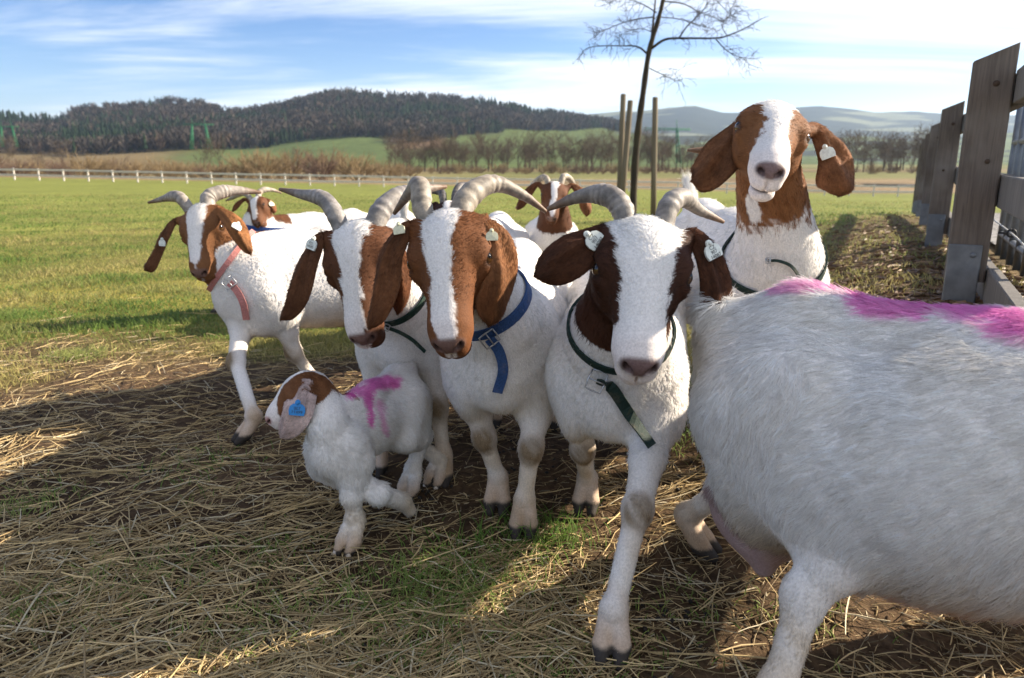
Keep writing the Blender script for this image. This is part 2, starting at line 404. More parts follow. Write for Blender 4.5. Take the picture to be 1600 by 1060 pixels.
def build_goat(label, group, center, head_dir, s, poll, nose, fn, ears, horns, blaze, brown, hooves=(None,)*4,
               hs=1.0, voxel=0.006, hairs=30000, hairscale=1.0, neck_brown=0.45, fat=1.0, tail=(-.35, 0, -.9), collar=None, strap=None, tags=(),
               udder=False, pink=None, name='goat', zg=None, knee_dirt=True, snout=None, folded=None, muzzle=None, sag=0.0, neck_r=1.0, throat_white=False, hornc=None, body_z=1.0, eyes=True, hairlen=.016, clump=(.007, .28), sleek=1.0, hide=.9, shoulder=1.0, wide=1.0, grey=0.0, leg_r=.86, straight=False, dz_b=0.0, udx=-.30):
    cx_, cy0 = center; g0 = float(T0(cx_, cy0)) if zg is None else zg
    off = A_(cx_, cy0, g0); root = empty(name, off); tag(root, label, 'goat', group)
    f = nrm(A_(head_dir[0], head_dir[1], 0)); l = A_(-f[1], f[0], 0); up = A_(0, 0, 1); RB = np.stack([f, l, up])
    Bp = lambda x, y, z: off+s*(x*f+y*l+z*body_z*up)
    S = Sdf(); E = lambda g, c, r, k=0.06: S.ell(g, Bp(*c), RB, np.array(r)*s, k*s)
    Ft = fat
    E('body', (.14, 0, .50), (.29, .155*Ft*wide, .185*min(Ft, 1))); E('body', (-.08, 0, .475-.02*(Ft-1)*5), (.34, .185*Ft*wide, .185*Ft)); E('body', (-.33, 0, .545), (.17, .135*wide, .15))
    S.rc('body', Bp(.30, 0, .655), Bp(-.02, 0, .645-sag), .05*s, .055*s, .07*s); S.rc('body', Bp(-.02, 0, .645-sag), Bp(-.34, 0, .665), .055*s, .05*s, .07*s)
    S.rc('body', Bp(-.34, 0, .665), Bp(-.45, 0, .60), .05*s, .055*s, .06*s)
    E('body', (.36, 0, .455), (.095, .088, .115), .08)
    for y in (1, -1):
        E('body', (.30, y*.095, .47), (.10*shoulder, .06*shoulder, .165*shoulder), .05); E('body', (-.35, y*.095*wide, .44), (.12, .065, .17), .06)
    # head frame
    pl = P(*poll) if len(poll) == 3 else A_(*poll[1]); no = P(*nose) if len(nose) == 3 else A_(*nose[1])
    hs = float(np.linalg.norm(no-pl))/.275 if len(poll) == 3 and name == 'goat' else hs
    X = nrm(no-pl); Z = nrm(A_(*fn)-X*np.dot(fn, X)); Y = np.cross(Z, X); RH = np.stack([X, Y, Z])
    Hp = lambda x, y, z: pl+hs*(x*X+y*Y+z*Z)
    H = lambda c, r, k=0.03: S.ell('head', Hp(*c), RH, np.array(r)*hs, k*hs)
    sn = snout or 0.0
    H((.045, 0, -.06), (.078, .078, .066)); H((.072, 0, -.036), (.075, .062, .046))
    if sn: H((.075, 0, -.026), (.072, .060, .050), .04)
    S.rc('head', Hp(.10, 0, -.054), Hp(.225-sn, 0, -.056), .052*hs, .033*hs, .04*hs); H((.15, 0, -.047), (.088, .039, .046), .03)
    H((.236-sn, 0, -.064), (.046, .042, .042)); H((.262-sn, 0, -.052), (.021, .032, .023), .015); H((.262-sn, 0, -.082), (.026, .035, .019), .012)
    S.rc('head', Hp(.05, 0, -.115), Hp(.20-sn, 0, -.108), .056*hs, .029*hs, .03*hs); H((.246-sn, 0, -.115), (.03, .030, .021), .012)
    for y in (1, -1):
        H((.078, y*.050, -.09), (.066, .030, .050), .03); H((.076, y*.062, -.030), (.034, .022, .020), .02); H((.100, y*.066, -.056), (.03, .016, .014), .015)
        for e in ears:
            e0 = P(e['p'][0][0], e['p'][0][1], pl[1]+e['p'][0][2])
            if np.sign((e0-pl)@Y) == y: ra = Hp(.034, y*.050, -.060); S.rc('head', ra, ra+(e0-ra)*.75, .030*hs, .016*hs, .03*hs)
        H((.080, y*.074, -.036), (.020, .014, .010), .012); H((.106, y*.072, -.046), (.018, .013, .009), .012)
        S.carve(Hp(.093, y*.094, -.038), RH, A_(.019, .020, .0095)*hs, .006*hs)
        a = y*0.75
        R2 = np.stack([X, math.cos(a)*Y+math.sin(a)*Z, -math.sin(a)*Y+math.cos(a)*Z])
        S.carve(Hp(.280-sn, y*.021, -.047), R2, A_(.014, .0135, .0065)*hs, .004*hs)
    S.carve(Hp(.268-sn, 0, -.0990), RH, A_(.040, .05, .0036)*hs, .004*hs)
    S.carve(Hp(.285-sn, 0, -.076), RH, A_(.012, .0024, .016)*hs, .004*hs)
    # neck
    n0 = Hp(.045, 0, -.095); n3 = Bp(.33, 0, .55); n2 = Bp(.40, 0, .60); n1 = n0-X*0.03*hs+Z*(-0.05)*hs
    t4 = np.linspace(0, 1, 6)[:, None]
    bz = (1-t4)**3*n0+3*(1-t4)**2*t4*(n1*0.6+(0.4)*(n0*0.6+n2*0.4))+3*(1-t4)*t4**2*n2+t4**3*n3
    nr_ = np.array([.062*hs, .066*hs*neck_r, .075*s*neck_r, .088*s*neck_r, .108*s, .135*s])
    if s < 0.7: nr_ = nr_*np.array([1.0, .98, .92, .86, .80, .74])
    for i in range(5): S.rc('body', bz[i], bz[i+1], nr_[i], nr_[i+1], 0.05*s)
    # legs
    lw = s*leg_r; kneepts = []; toes = []; hockpts = []
    def foot(h, fet, fd):
        ld = np.cross(up, fd); r = lw
        S.ell('leg', fet, RB, A_(.034, .033, .036)*r, .02*s)
        for y in (1, -1):
            t0 = fet+ld*y*.010*r-up*.01*r; t1 = h+fd*.006*r+ld*y*.0225*r+up*.042*r; t2 = h+fd*.040*r+ld*y*.0215*r+up*.016*r
            S.rc('leg', t0, t1, .026*r, .0235*r, .006*r); S.rc('leg', t1, t2, .0235*r, .0150*r, .006*r)
        toes.append(h)
    for i, (x, y) in enumerate(((.30, 1), (.30, -1), (-.36, 1), (-.36, -1))):
        h = hooves[i]
        if folded is not None and i == folded[0]:
            el = Bp(.27, y*.10, .36); kn, fe, tp = [np.asarray(q) for q in folded[1]]
            S.rc('leg', Bp(.30, y*.10, .46), el, .06*s, .056*s, .04*s); S.rc('leg', el, kn, .054*lw, .036*lw, .03*s); S.ell('leg', kn, RB, A_(.038, .037, .04)*lw, .02*s)
            S.rc('leg', kn, fe, .031*lw, .03*lw, .02*s); fd = nrm(tp-fe)
            S.rc('leg', fe, tp, .030*lw, .022*lw, .015*s); continue
        if h is None: h = Bp(x+(0.0 if x > 0 else -.06), y*.11, 0); h[2] = float(T0(h[0], h[1]))
        else: h = A_(h[0], h[1], float(T0(h[0], h[1])) if len(h) < 3 else h[2])
        fd = nrm(f*1.0+0.0*l)
        if x > 0:
            fet = h+up*.105*lw-f*.038*lw; el = Bp(.27, y*.10, .40)
            # the elbow swings with the step
            sw = np.dot(h-Bp(.30, y*.1, 0), f); el = el+f*np.clip(sw*0.25, -.08, .08)
            d = np.linalg.norm(fet-el)*1.012; kn = ik(el, fet, d*.54, d*.46, f); kneepts.append(kn)
            S.rc('leg', Bp(.30, y*.095, .48), el, .07*s, .062*s, .05*s); S.rc('leg', el, el*.5+kn*.5, .060*lw, .044*lw, .04*s); S.rc('leg', el*.5+kn*.5, kn, .044*lw, .034*lw, .02*s)
            S.ell('leg', kn+f*.004*lw, RB, A_(.037, .036, .044)*lw, .02*s); S.rc('leg', kn, fet, .030*lw, .0255*lw, .02*s)
        else:
            fet = h+up*.105*lw-f*.034*lw; hip = Bp(-.34, y*.085, .54); sw = np.dot(h-Bp(-.42, y*.1, 0), f)
            stf = Bp(-.235, y*.125, .37)+f*np.clip(sw*0.3, -.08, .1)
            d = np.linalg.norm(fet-stf); L1, L2 = .235*s, .205*s; kk = max(1.0, d*1.03/(L1+L2)) if not straight else d*1.012/(L1+L2); hk = ik(stf, fet, L1*kk, L2*kk, -f); hockpts.append(hk)
            S.rc('leg', hip, stf, .105*s, .075*s, .05*s); S.rc('leg', Bp(-.42, y*.08, .50), stf*.45+hk*.55, .085*s, .048*lw, .06*s); S.rc('leg', stf, hk, .068*s, .034*lw, .04*s)
            S.ell('leg', hk-f*.008*lw, RB, A_(.036, .03, .045)*lw, .02*s); S.rc('leg', hk, fet, .030*lw, .0265*lw, .02*s)
        foot(h, fet, fd)
    # tail
    tb = Bp(-.465, 0, .655); td = nrm(tail[0]*f+tail[1]*l+tail[2]*up); tm = tb-f*.03*s+up*.01*s; te = tm+td*.13*s
    S.rc('tail', tb+f*.03*s, tm, .028*s, .024*s, .03*s); S.rc('tail', tm, te, .024*s, .012*s, .02*s)
    if udder:
        S.ell('udder', Bp(udx, 0, .30), RB, A_(.115, .095, .125)*s, .05*s)
        for y in (1, -1): S.rc('udder', Bp(udx, y*.04, .22), Bp(udx+.01, y*.045, .175), .034*s, .018*s, .04*s)
    pts = np.array([c-rad for *_, c, rad in S.pr]+[c+rad for *_, c, rad in S.pr])
    lo = pts.min(0)-0.03; hi = pts.max(0)+0.03; lo[2] = max(lo[2], g0-0.12)
    V, Q, GN = surface_nets(S, lo, hi, voxel)
    # ------------------------------------------------ coat colours
    q = (V-pl)@RH.T/hs; b3 = (V-off)@RB.T/s
    tot, D = S.eval(V, groups=True); dh = D['head']; db = D['body']; dl = D['leg']
    nz = lambda sc_, sd: (fbm(V[:, 0]*sc_+V[:, 2]*sc_*.7+sd, V[:, 1]*sc_-V[:, 2]*sc_*.6+sd, 3)-.44)
    C = np.tile(WHITE, (len(V), 1)); C *= (1+0.05*nz(9, 1))[:, None]
    C = C*(1-.06*sstep(0.0, 0.22, nz(5, 9))[:, None]*A_(.5, .8, 1.3))
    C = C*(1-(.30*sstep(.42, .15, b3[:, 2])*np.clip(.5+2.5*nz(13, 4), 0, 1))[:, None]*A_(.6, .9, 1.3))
    # neck position 0 (head) .. 1 (shoulder)
    seg = np.argmin(((V[:, None]-catmull(bz, 26)[None])**2).sum(-1), 1)/25.0
    inneck = (db < 0.02) & (np.linalg.norm(V-n3, axis=1) > 0.02) & (b3[:, 0] > 0.15)
    bz_h = dh < 0.012
    nb = np.where(bz_h, seg*.3, seg)+nz(14, 3)*0.28+nz(60, 5)*.12
    if throat_white: nb = nb+0.5*sstep(0.035, -0.01, np.abs((V-n0)@Y)/hs+nz(20, 2)*.05)*sstep(.12, .35, seg)*sstep(0, .03, -((V-n0)@f)*-1+0.03)
    bz_h = dh < 0.012
    mb = np.where(bz_h | (inneck & (seg < .6)), sstep(neck_brown+0.04, neck_brown-0.04, nb), 0.0)
    bx = [r[0] for r in blaze]; yc = np.interp(q[:, 0], bx, [r[1] for r in blaze]); hw = np.interp(q[:, 0], bx, [r[2] for r in blaze])
    ed = np.abs(q[:, 1]-yc)-hw+nz(45, 7)*0.022+nz(150, 4)*.012
    bl = sstep(0.0025, -0.0025, ed)*sstep(-.105, -.085, q[:, 2]+np.where(q[:, 0] > .21, .1, 0)*(hw > .06))*(dh < .014)*(q[:, 2] > -.15)
    mb = mb*(1-bl); br = np.asarray(brown)
    tone = (1+0.55*nz(11, 8)+.35*nz(50, 2))[:, None]; tone = np.clip(tone, .5, 1.6)
    C = C*(1-mb[:, None])+(br*tone)*mb[:, None]
    # muzzle skin, lips
    nosec = A_(*(muzzle or (.30, .17, .14)))
    xs = q[:, 0]+sn
    mn = sstep(.027, .017, np.sqrt((xs-.276)**2+(q[:, 1]*.58)**2+((q[:, 2]+.043)*1.15)**2))*(dh < .01)
    mn = np.maximum(mn, 0.9*sstep(.006, .002, np.abs(q[:, 2]+.099))*sstep(.215, .235, xs)*(dh < .01))
    C = C*(1-mn[:, None])+nosec*mn[:, None]
    ns = sstep(.0125, .006, np.sqrt((q[:, 0]-.283+sn)**2*.2+(np.abs(q[:, 1])-.021)**2*.8+(q[:, 2]+.047)**2*1.5))
    C = C*(1-.95*ns[:, None])+A_(.02, .010, .009)*.95*ns[:, None]
    pinkish = .16*sstep(.2, .26, xs)*(dh < .01)*(1-mn)*(1-mb); C = C*(1-pinkish[:, None]*A_(.05, .35, .38))
    if muzzle is not None and muzzle[0] < .12:
        mz = .8*sstep(.215, .26, xs)*(dh < .012)*sstep(-.05, -.075, q[:, 2]+nz(30, 3)*.05); C = C*(1-mz[:, None])+A_(*muzzle)*.7*mz[:, None]
    es = sstep(.024, .013, np.sqrt(((q[:, 0]-.092)*.8)**2+(np.abs(q[:, 1])-.079)**2+((q[:, 2]+.039)*1.3)**2)); C = C*(1-.85*es[:, None])+A_(.02, .01, .008)*.85*es[:, None]
    # legs: dirt on the knees, hooves
    legm = (dl < db) & (dl < .01)
    if knee_dirt:
        for kn in kneepts:
            m = sstep(.050, .018, np.linalg.norm((V-kn-f*.022*s)*A_(1, 1, .75), axis=1)/s)*(.9+nz(40, 1)*1.4); m = np.clip(m, 0, .92)
            C = C*(1-m[:, None])+A_(.25, .165, .085)*m[:, None]
    tz = np.full(len(V), 9.0)
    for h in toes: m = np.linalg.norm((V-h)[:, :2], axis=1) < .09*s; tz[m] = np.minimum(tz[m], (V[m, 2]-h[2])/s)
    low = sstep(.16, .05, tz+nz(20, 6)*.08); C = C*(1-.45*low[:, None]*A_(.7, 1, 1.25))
    hm = sstep(.046, .036, tz+nz(60, 2)*.01); C = C*(1-hm[:, None])+A_(.055, .045, .038)*hm[:, None]
    # belly a little soiled
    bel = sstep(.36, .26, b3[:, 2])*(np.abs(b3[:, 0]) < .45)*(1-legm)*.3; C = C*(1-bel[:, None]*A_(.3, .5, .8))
    if udder:
        m = sstep(.02, .0, D['udder']+nz(30, 2)*.02)*(b3[:, 2] < .33)*(D['udder'] < dl+.01); C = C*(1-m[:, None])+A_(.44, .31, .295)*m[:, None]
        m2 = sstep(.30, .22, b3[:, 2]+nz(12, 4)*.12)*(b3[:, 0] > -.25)*(1-legm)*.6; C = C*(1-m2[:, None]*A_(.08, .42, .42))
    ux, uy = proj(V); fac = ((V-A_(0, 0, CH))*GN).sum(1) < 0.1*np.linalg.norm(V, axis=1)
    if pink:
        pm = np.zeros(len(V))
        for (x0, y0), (x1, y1), r0, r1, a in pink:
            dx, dy = x1-x0, y1-y0; t = np.clip(((ux-x0)*dx+(uy-y0)*dy)/(dx*dx+dy*dy), 0, 1)
            dd = np.hypot(ux-x0-t*dx, uy-y0-t*dy); rr = r0+(r1-r0)*t
            pm = np.maximum(pm, a*sstep(1.25, .35, dd/rr+nz(16, 2)*1.0+nz(60, 4)*1.3))
        pm = pm*fac; C = C*(1-pm[:, None])+A_(.78, .11, .50)*pm[:, None]
    C = np.clip(C, .004, .9)
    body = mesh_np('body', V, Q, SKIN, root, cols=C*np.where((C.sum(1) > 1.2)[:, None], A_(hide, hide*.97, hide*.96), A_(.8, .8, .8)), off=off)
    # ------------------------------------------------ fur: length, direction
    Ln = np.full(len(V), hairlen)*s; Ln *= 1+.5*nz(8, 3)
    Ln = np.where(b3[:, 2] < .36, Ln*(1+.6*sstep(.36, .27, b3[:, 2])), Ln)
    hw_ = sstep(.02, -.004, dh-db*.0)*(dh < .02); Ln = Ln*(1-hw_)+hw_*(.0085*hs*(1-.7*sstep(.17, .24, q[:, 0]+sn))+.008*sstep(.07, -.02, q[:, 0])*hs)
    Ln = np.where((inneck) & (seg < .6) & (dh > .0), np.minimum(Ln, .014*s), Ln)
    Ln = np.where(legm & (b3[:, 2] < .34), (.006*s+.004*s*(tz > .1))*(2.2 if s < .7 else 1), Ln)
    if udder: Ln = np.where((D['udder'] < .006) & (b3[:, 2] < .3), .005, Ln)
    if 'tail' in D: Ln = np.where(D['tail'] < .004, .05*s, Ln)
    dens = np.ones(len(V)); dens = np.where(hm > .3, 0, dens); dens *= 1-sstep(.02, .012, np.sqrt((q[:, 0]-.092)**2+(np.abs(q[:, 1])-.080)**2+(q[:, 2]+.039)**2)/hs)*.95
    dens = np.where(mn > .5, .15, dens); dens = dens*(1+1.6*hw_); dens = np.where(D['tail'] < .006, 3.0, dens)
    FL = -f*1.0-up*.8; FL = np.tile(FL, (len(V), 1)); side = np.sign((V-off)@l)[:, None]
    FL = FL+up*(-.9)*sstep(.5, .32, b3[:, 2])[:, None]
    nt_ = np.gradient(catmull(bz, 26), axis=0); nt_ /= np.linalg.norm(nt_, axis=1, keepdims=True)
    nd = nt_[(seg*25).astype(int)]-up*.5; FL = np.where(inneck[:, None] & (seg < .8)[:, None], nd, FL)
    hd = -X*.9+Y*np.sign(q[:, 1:2])*(.25+.9*sstep(.0, .05, np.abs(q[:, 1:2])))-Z*.3
    sw2 = sstep(.1, .03, q[:, 0:1]); hd = hd+sw2*(Y*np.sign(q[:, 1:2])*.5); FL = FL*(1-hw_[:, None])+hd*hw_[:, None]
    FL = np.where(legm[:, None], -up*1.0-f*.15, FL); FL = np.where((D['tail'] < .006)[:, None], td+.4*GN, FL)
    tri = np.vstack([Q[:, :3], Q[:, [0, 2, 3]]]); a_, b_, c_ = V[tri[:, 0]], V[tri[:, 1]], V[tri[:, 2]]
    ar = np.linalg.norm(np.cross(b_-a_, c_-a_), axis=1)*dens[tri].mean(1); cum = np.cumsum(ar)
    ti = np.searchsorted(cum, rng.random(hairs)*cum[-1]); ti = np.minimum(ti, len(tri)-1)
    u = rng.random((hairs, 1)); v = rng.random((hairs, 1)); fl = (u+v) > 1; u = np.where(fl, 1-u, u); v = np.where(fl, 1-v, v); W = np.concatenate([1-u-v, u, v], 1)
    it = lambda A: (A[tri[ti]]*W[..., None]).sum(1) if A.ndim > 1 else (A[tri[ti]]*W).sum(1)
    rp, rn, rcl, rl, rf = it(V), it(GN), it(C), it(Ln), it(FL); rn /= np.linalg.norm(rn, axis=1, keepdims=True)+1e-9
    # waves and tufts: neighbouring hairs lean together
    e1 = lambda k, o: (fbm(rp[:, 0]*k+rp[:, 2]*k*.8+o, rp[:, 1]*k-rp[:, 2]*k*.7+o*1.7, 3)-.44)[:, None]
    wob = np.concatenate([e1(22, 1), e1(22, 7), e1(22, 13)], 1)*2.2+np.concatenate([e1(75, 3), e1(75, 9), e1(75, 5)], 1)*1.5
    dirv = rf/(np.linalg.norm(rf, axis=1, keepdims=True)+1e-9)+wob*(.40 if sleek == 1.0 else .55)+rng.normal(0, .13, (hairs, 3))
    dirv = dirv-rn*(dirv*rn).sum(1, keepdims=True); dirv /= np.linalg.norm(dirv, axis=1, keepdims=True)+1e-9
    rl = rl*(.65+.7*rng.random(hairs))*(1+1.2*e1(40, 21)[:, 0]); lift = (.20+.26*rng.random((hairs, 1))+.35*e1(60, 31))*(1 if sleek == 1.0 else 1.3)
    lift = np.clip(lift, .12, .9)
    K = 4; tt = np.linspace(0, 1, K)[None, :, None]; Lr = rl[:, None, None]
    pos = (rp-rn*.0015)[:, None]+dirv[:, None]*Lr*(tt**1.15)*.92+rn[:, None]*Lr*lift[:, None]*(tt-.42*tt**2)+(rng.normal(0, .10, (hairs, 1, 3))*Lr*tt**2)
    cs_ = clump[0]*(1+.6*(hairscale-1)); kq = np.floor(rp/cs_+wob*.35).astype(np.int64); key = (kq[:, 0]*73856093) ^ (kq[:, 1]*19349663) ^ (kq[:, 2]*83492791)
    _, inv = np.unique(key, return_inverse=True); cn = np.bincount(inv); tip = pos[:, -1]; ct = np.stack([np.bincount(inv, tip[:, q_])/cn for q_ in range(3)], -1)[inv]
    cf_ = clump[1]*(.5+.9*rng.random(len(cn)))[inv]; dv_ = ct-tip; dv_ *= np.minimum(1, cs_*1.5/(np.linalg.norm(dv_, axis=1, keepdims=True)+1e-9)); pos = pos+dv_[:, None]*np.clip(cf_, 0, .95)[:, None, None]*tt**1.6
    clt = (1+.055*rng.normal(size=len(cn)))[inv][:, None]
    rad = (.00042*hairscale*(.7+.6*rng.random((hairs, 1))))*np.array([1, .95, .7, .18])[None]
    jit = 1+rng.normal(0, .08, (hairs, 1))+.16*e1(60, 41); isb = (rcl.sum(1) < .9)[:, None]
    hc = rcl*np.where(isb, 1, np.clip(1+(clt-1)*(.45 if sleek == 1.0 else 1), .72, 1.12))*np.where(isb, np.clip(1+rng.normal(0, .28, (hairs, 1))+.6*e1(60, 41), .4, 1.9), np.clip(jit, .6, 1.12))
    rm_ = it(mb)[:, None]; edge_ = (rm_ > .06) & (rm_ < .94); pick = rm_+rng.normal(0, .16, (hairs, 1)) > .5
    hc = np.where(edge_, np.where(pick, br*np.clip(1+rng.normal(0, .28, (hairs, 1)), .5, 1.7), WHITE*np.clip(jit, .6, 1.1)), hc)
    hc = np.where((rng.random((hairs, 1)) < grey) & ~isb, hc*A_(.72, .70, .70), hc)
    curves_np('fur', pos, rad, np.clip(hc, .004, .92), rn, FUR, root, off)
    # ------------------------------------------------ eyes
    if eyes:
        for y in (1, -1):
            c = Hp(.092, y*.0715, -.0415); r = .0180*hs; th, ph = np.meshgrid(np.linspace(0, np.pi, 13), np.linspace(0, 2*np.pi, 20, endpoint=False), indexing='ij')
            sp = np.stack([np.sin(th)*np.cos(ph), np.sin(th)*np.sin(ph), np.cos(th)], -1).reshape(-1, 3)
            look = nrm(Y*y*.8+Z*.6+X*.1); e1_ = nrm(X-look*np.dot(X, look)); e2 = np.cross(look, e1_); Re = np.stack([e1_, e2, look])
            Vv = c+r*(sp@Re); dd = np.hypot(sp[:, 0]*1.9, sp[:, 1]*.75); cc = np.where((sp[:, 2:] > 0) & (dd[:, None] < .5), A_(.006, .005, .005), np.where((sp[:, 2:] > .35), A_(.085, .040, .013), A_(.02, .011, .008)))
            i, j = np.meshgrid(np.arange(12), np.arange(20), indexing='ij'); j2 = (j+1) % 20
            mesh_np('eye', Vv, np.stack([i*20+j, (i+1)*20+j, (i+1)*20+j2, i*20+j2], -1).reshape(-1, 4), EYE, root, cols=cc, off=off)
    # ------------------------------------------------ ears: velvet sheets with thickness, curled edges
    hd_Y = pl[1]; ear_frames = []; eV = []; 
    for e in ears:
        pp = np.array([P(x, y, hd_Y+dy) for x, y, dy, wp in e['p']]); wd = np.array([wp/FPX*(hd_Y+dy) for x, y, dy, wp in e['p']])
        rt_ = Hp(.028, np.sign((pp[0]-pl)@Y)*.070, -.060); pp = np.vstack([rt_, pp]); wd = np.r_[wd[0]*(.8 if name == 'goat' else .3), wd]; n_ = 30; cl_ = catmull(pp, n_); ww = np.clip(catmull(np.c_[wd, wd*0, wd*0], n_)[:, 0], .002, 1)
        tq = np.linspace(0, 1, n_); ww = ww*np.sqrt(np.clip(1-(np.clip(tq-.84, 0, 1)/.165)**2, .01, 1))
        tg = np.gradient(cl_, axis=0); tg /= np.linalg.norm(tg, axis=1, keepdims=True); nn = nrm(A_(*e['n'])); m_ = 13
        sgrid = np.linspace(-1, 1, m_); F_, B_ = [], []; tw = e.get('twist', 0.0)
        for i in range(n_):
            nv = nrm(nn-tg[i]*np.dot(nn, tg[i])); Wd = np.cross(tg[i], nv); a = tw*i/(n_-1); Wd, nv = math.cos(a)*Wd+math.sin(a)*nv, math.cos(a)*nv-math.sin(a)*Wd
            cu_ = e.get('curl', -.35); ss = sgrid[:, None]
            fold = .22*ww[i]*np.exp(-((ss-.25)/.22)**2)*min(1, 2.2*(1-i/n_)); base = cl_[i]+nv*fold+Wd*ss*ww[i]*(1-.05*ss**2)+nv*cu_*ww[i]*(ss**2-.3)+nv*.12*ww[i]*np.sin(3.1*ss+i*.35)+nv*(.10*ww[i]*(fbm(np.full(m_, i*.33+e['p'][0][0]), sgrid*1.4+3, 2)-.4))[:, None]
            th_ = .0048*hs*np.sqrt(np.clip(1-ss**2, 0, 1))*min(1, (n_-1-i)/2+.05)
            F_.append(base+nv*th_); B_.append(base-nv*th_)
            if i == 0: ear_frames.append(None)
        ear_frames[-1] = (cl_, ww, tg, nn, np.array(F_))
        Vv = np.concatenate([np.concatenate(F_), np.concatenate(B_)]); i, j = np.meshgrid(np.arange(n_-1), np.arange(m_-1), indexing='ij'); qd = np.stack([i*m_+j, (i+1)*m_+j, (i+1)*m_+j+1, i*m_+j+1], -1).reshape(-1, 4)
        o2 = n_*m_; rim = []
        ring = [i*m_ for i in range(n_)]+[(n_-1)*m_+j for j in range(1, m_)]+[i*m_+m_-1 for i in range(n_-2, -1, -1)]
        for a, b in zip(ring[:-1], ring[1:]): rim.append([a, b, b+o2, a+o2])
        Fq = np.vstack([qd[:, ::-1], qd+o2, rim]); ec = A_(*e.get('col', brown))
        nzv = fbm(Vv[:, 0]*30+Vv[:, 2]*25, Vv[:, 1]*30+Vv[:, 2]*20, 3)-.44; st_ = fbm(np.tile(np.tile(sgrid, n_), 2)*5+7, np.tile(np.repeat(np.arange(n_), m_), 2)*.12, 3)-.44
        cc = ec*(1+1.0*nzv+.9*st_)[:, None]; edge = np.tile(np.tile(np.abs(sgrid), n_), 2)[:, None] > .93; cc = np.where(edge, cc*.75, cc)
        eo = mesh_np('ear', Vv, Fq, EARM, root, cols=np.clip(cc, .006, .85), off=off); 
        # short velvet nap
        nh = int(e.get('hair', 2500)); fi = rng.integers(0, n_-1, nh); fj = rng.integers(0, m_-1, nh); ru = rng.random((nh, 1)); rv = rng.random((nh, 1)); bs = np.where(rng.random(nh) < .6, 0, o2)
        p00 = Vv[bs+fi*m_+fj]; p10 = Vv[bs+(fi+1)*m_+fj]; p01 = Vv[bs+fi*m_+fj+1]; rp = p00+(p10-p00)*ru+(p01-p00)*rv
        tn = p10-p00; tn /= np.linalg.norm(tn, axis=1, keepdims=True)+1e-9; nv = np.where((bs == 0)[:, None], nn, -nn)
        rl = (.004+.004*rng.random((nh, 1, 1)))*hs; dv = nrm_rows(tn+rng.normal(0, .25, (nh, 3)))
        pos = rp[:, None]+dv[:, None]*rl*tt*1.3+nv[:, None]*rl*.35*(tt-.4*tt**2); rad = np.full((nh, 1), .00034*hairscale)*np.array([1, .9, .7, .2])[None]
        eN = np.cross(p10-p00, p01-p00); eN = nrm_rows(eN); eN *= np.sign((eN*nv).sum(1, keepdims=True))
        cm = cc[bs+fi*m_+fj]*np.clip(1+rng.normal(0, .25, (nh, 1)), .5, 1.7)
        curves_np('ear_nap', pos, rad, np.clip(cm, .005, .85), eN, FUR, eo, off)
    # ------------------------------------------------ horns
    for hn in horns:
        pp = np.array([P(x, y, hd_Y+dy) for x, y, dy, wp in hn]); wd = np.array([wp/FPX*(hd_Y+dy) for x, y, dy, wp in hn])
        base_in = Hp(.035, np.sign((pp[0]-pl)@Y)*.03, -.045); pp = np.vstack([base_in, pp]); wd = np.r_[wd[0]*.95, wd]
        n_ = 90; cl_ = catmull(pp, n_); ww = np.clip(catmull(np.c_[wd, wd*0, wd*0], n_)[:, 0], .0015, 1); t_ = np.linspace(0, 1, n_)
        ridge = (np.sin(t_*95+2.5*np.sin(t_*9))*.5+.5)*(.5+.5*np.sin(t_*23+1)); ww2 = ww*(1+.085*(ridge-.5)*sstep(1, .75, t_))
        Vv, Fq = tube(cl_, ww2, 16, ref=Y)
        th_ = np.r_[np.repeat(t_, 16), 0, 1]; rg = np.r_[np.repeat(ridge, 16), 0, 0]
        hcol = A_(*(hornc or (.27, .245, .22))); tip = A_(.17, .10, .06)
        nzv = fbm(Vv[:, 0]*60, Vv[:, 1]*60+Vv[:, 2]*70, 3)-.44
        cc = hcol*(.86+.35*(rg-.3)+1.1*nzv)[:, None]; m = sstep(.72, .98, th_)[:, None]; cc = cc*(1-m)+tip*m
        mesh_np('horn', Vv, Fq, HORN, root, cols=np.clip(cc, .01, .7), off=off)
    # ------------------------------------------------ collar, strap, tags
    def surf_depth(px, py, d0, d1):
        dv = ray(px, py); ys = np.linspace(d0, d1, 160); pts_ = A_(0, 0, CH)+dv*(ys/dv[1])[:, None]; d = S.eval(pts_, bound=False)
        i = np.argmax(d < .004); return ys[i] if (d < .004).any() else (d0+d1)/2
    if collar:
        tcol, tilt, ccol, cw = collar[:4]; cpath = catmull(bz, 26); ic = int(tcol*25); cen = cpath[ic]; ax = nrm(nt_[ic]+tilt[0]*f+tilt[1]*up)
        u_ = nrm(np.cross(ax, A_(1, .1, .05))); v_ = np.cross(ax, u_); an = np.linspace(0, 2*np.pi, 41)[:-1]; rs = np.linspace(.03, .22, 96)
        dirs = np.cos(an)[:, None]*u_+np.sin(an)[:, None]*v_; pts_ = cen+dirs[:, None]*rs[None, :, None]
        d = S.eval(pts_.reshape(-1, 3), bound=False, only=('body', 'leg')).reshape(40, -1); ri = np.argmax(d > .003*s, 1); rr = np.where((d > .003*s).any(1), rs[ri], .12)
        for _ in range(3): rr = np.maximum(rr, .25*np.roll(rr, 1)+.5*rr+.25*np.roll(rr, -1))
        ringp = cen+dirs*rr[:, None]; ringp = np.vstack([ringp, ringp[:1]]); cm = strap_mat('collar_webbing', ccol)
        Vv, Fq = strap_mesh(ringp, ax, cw*s, .005); co = mesh_np('collar', Vv, Fq, cm, root, off=off, smooth=False)
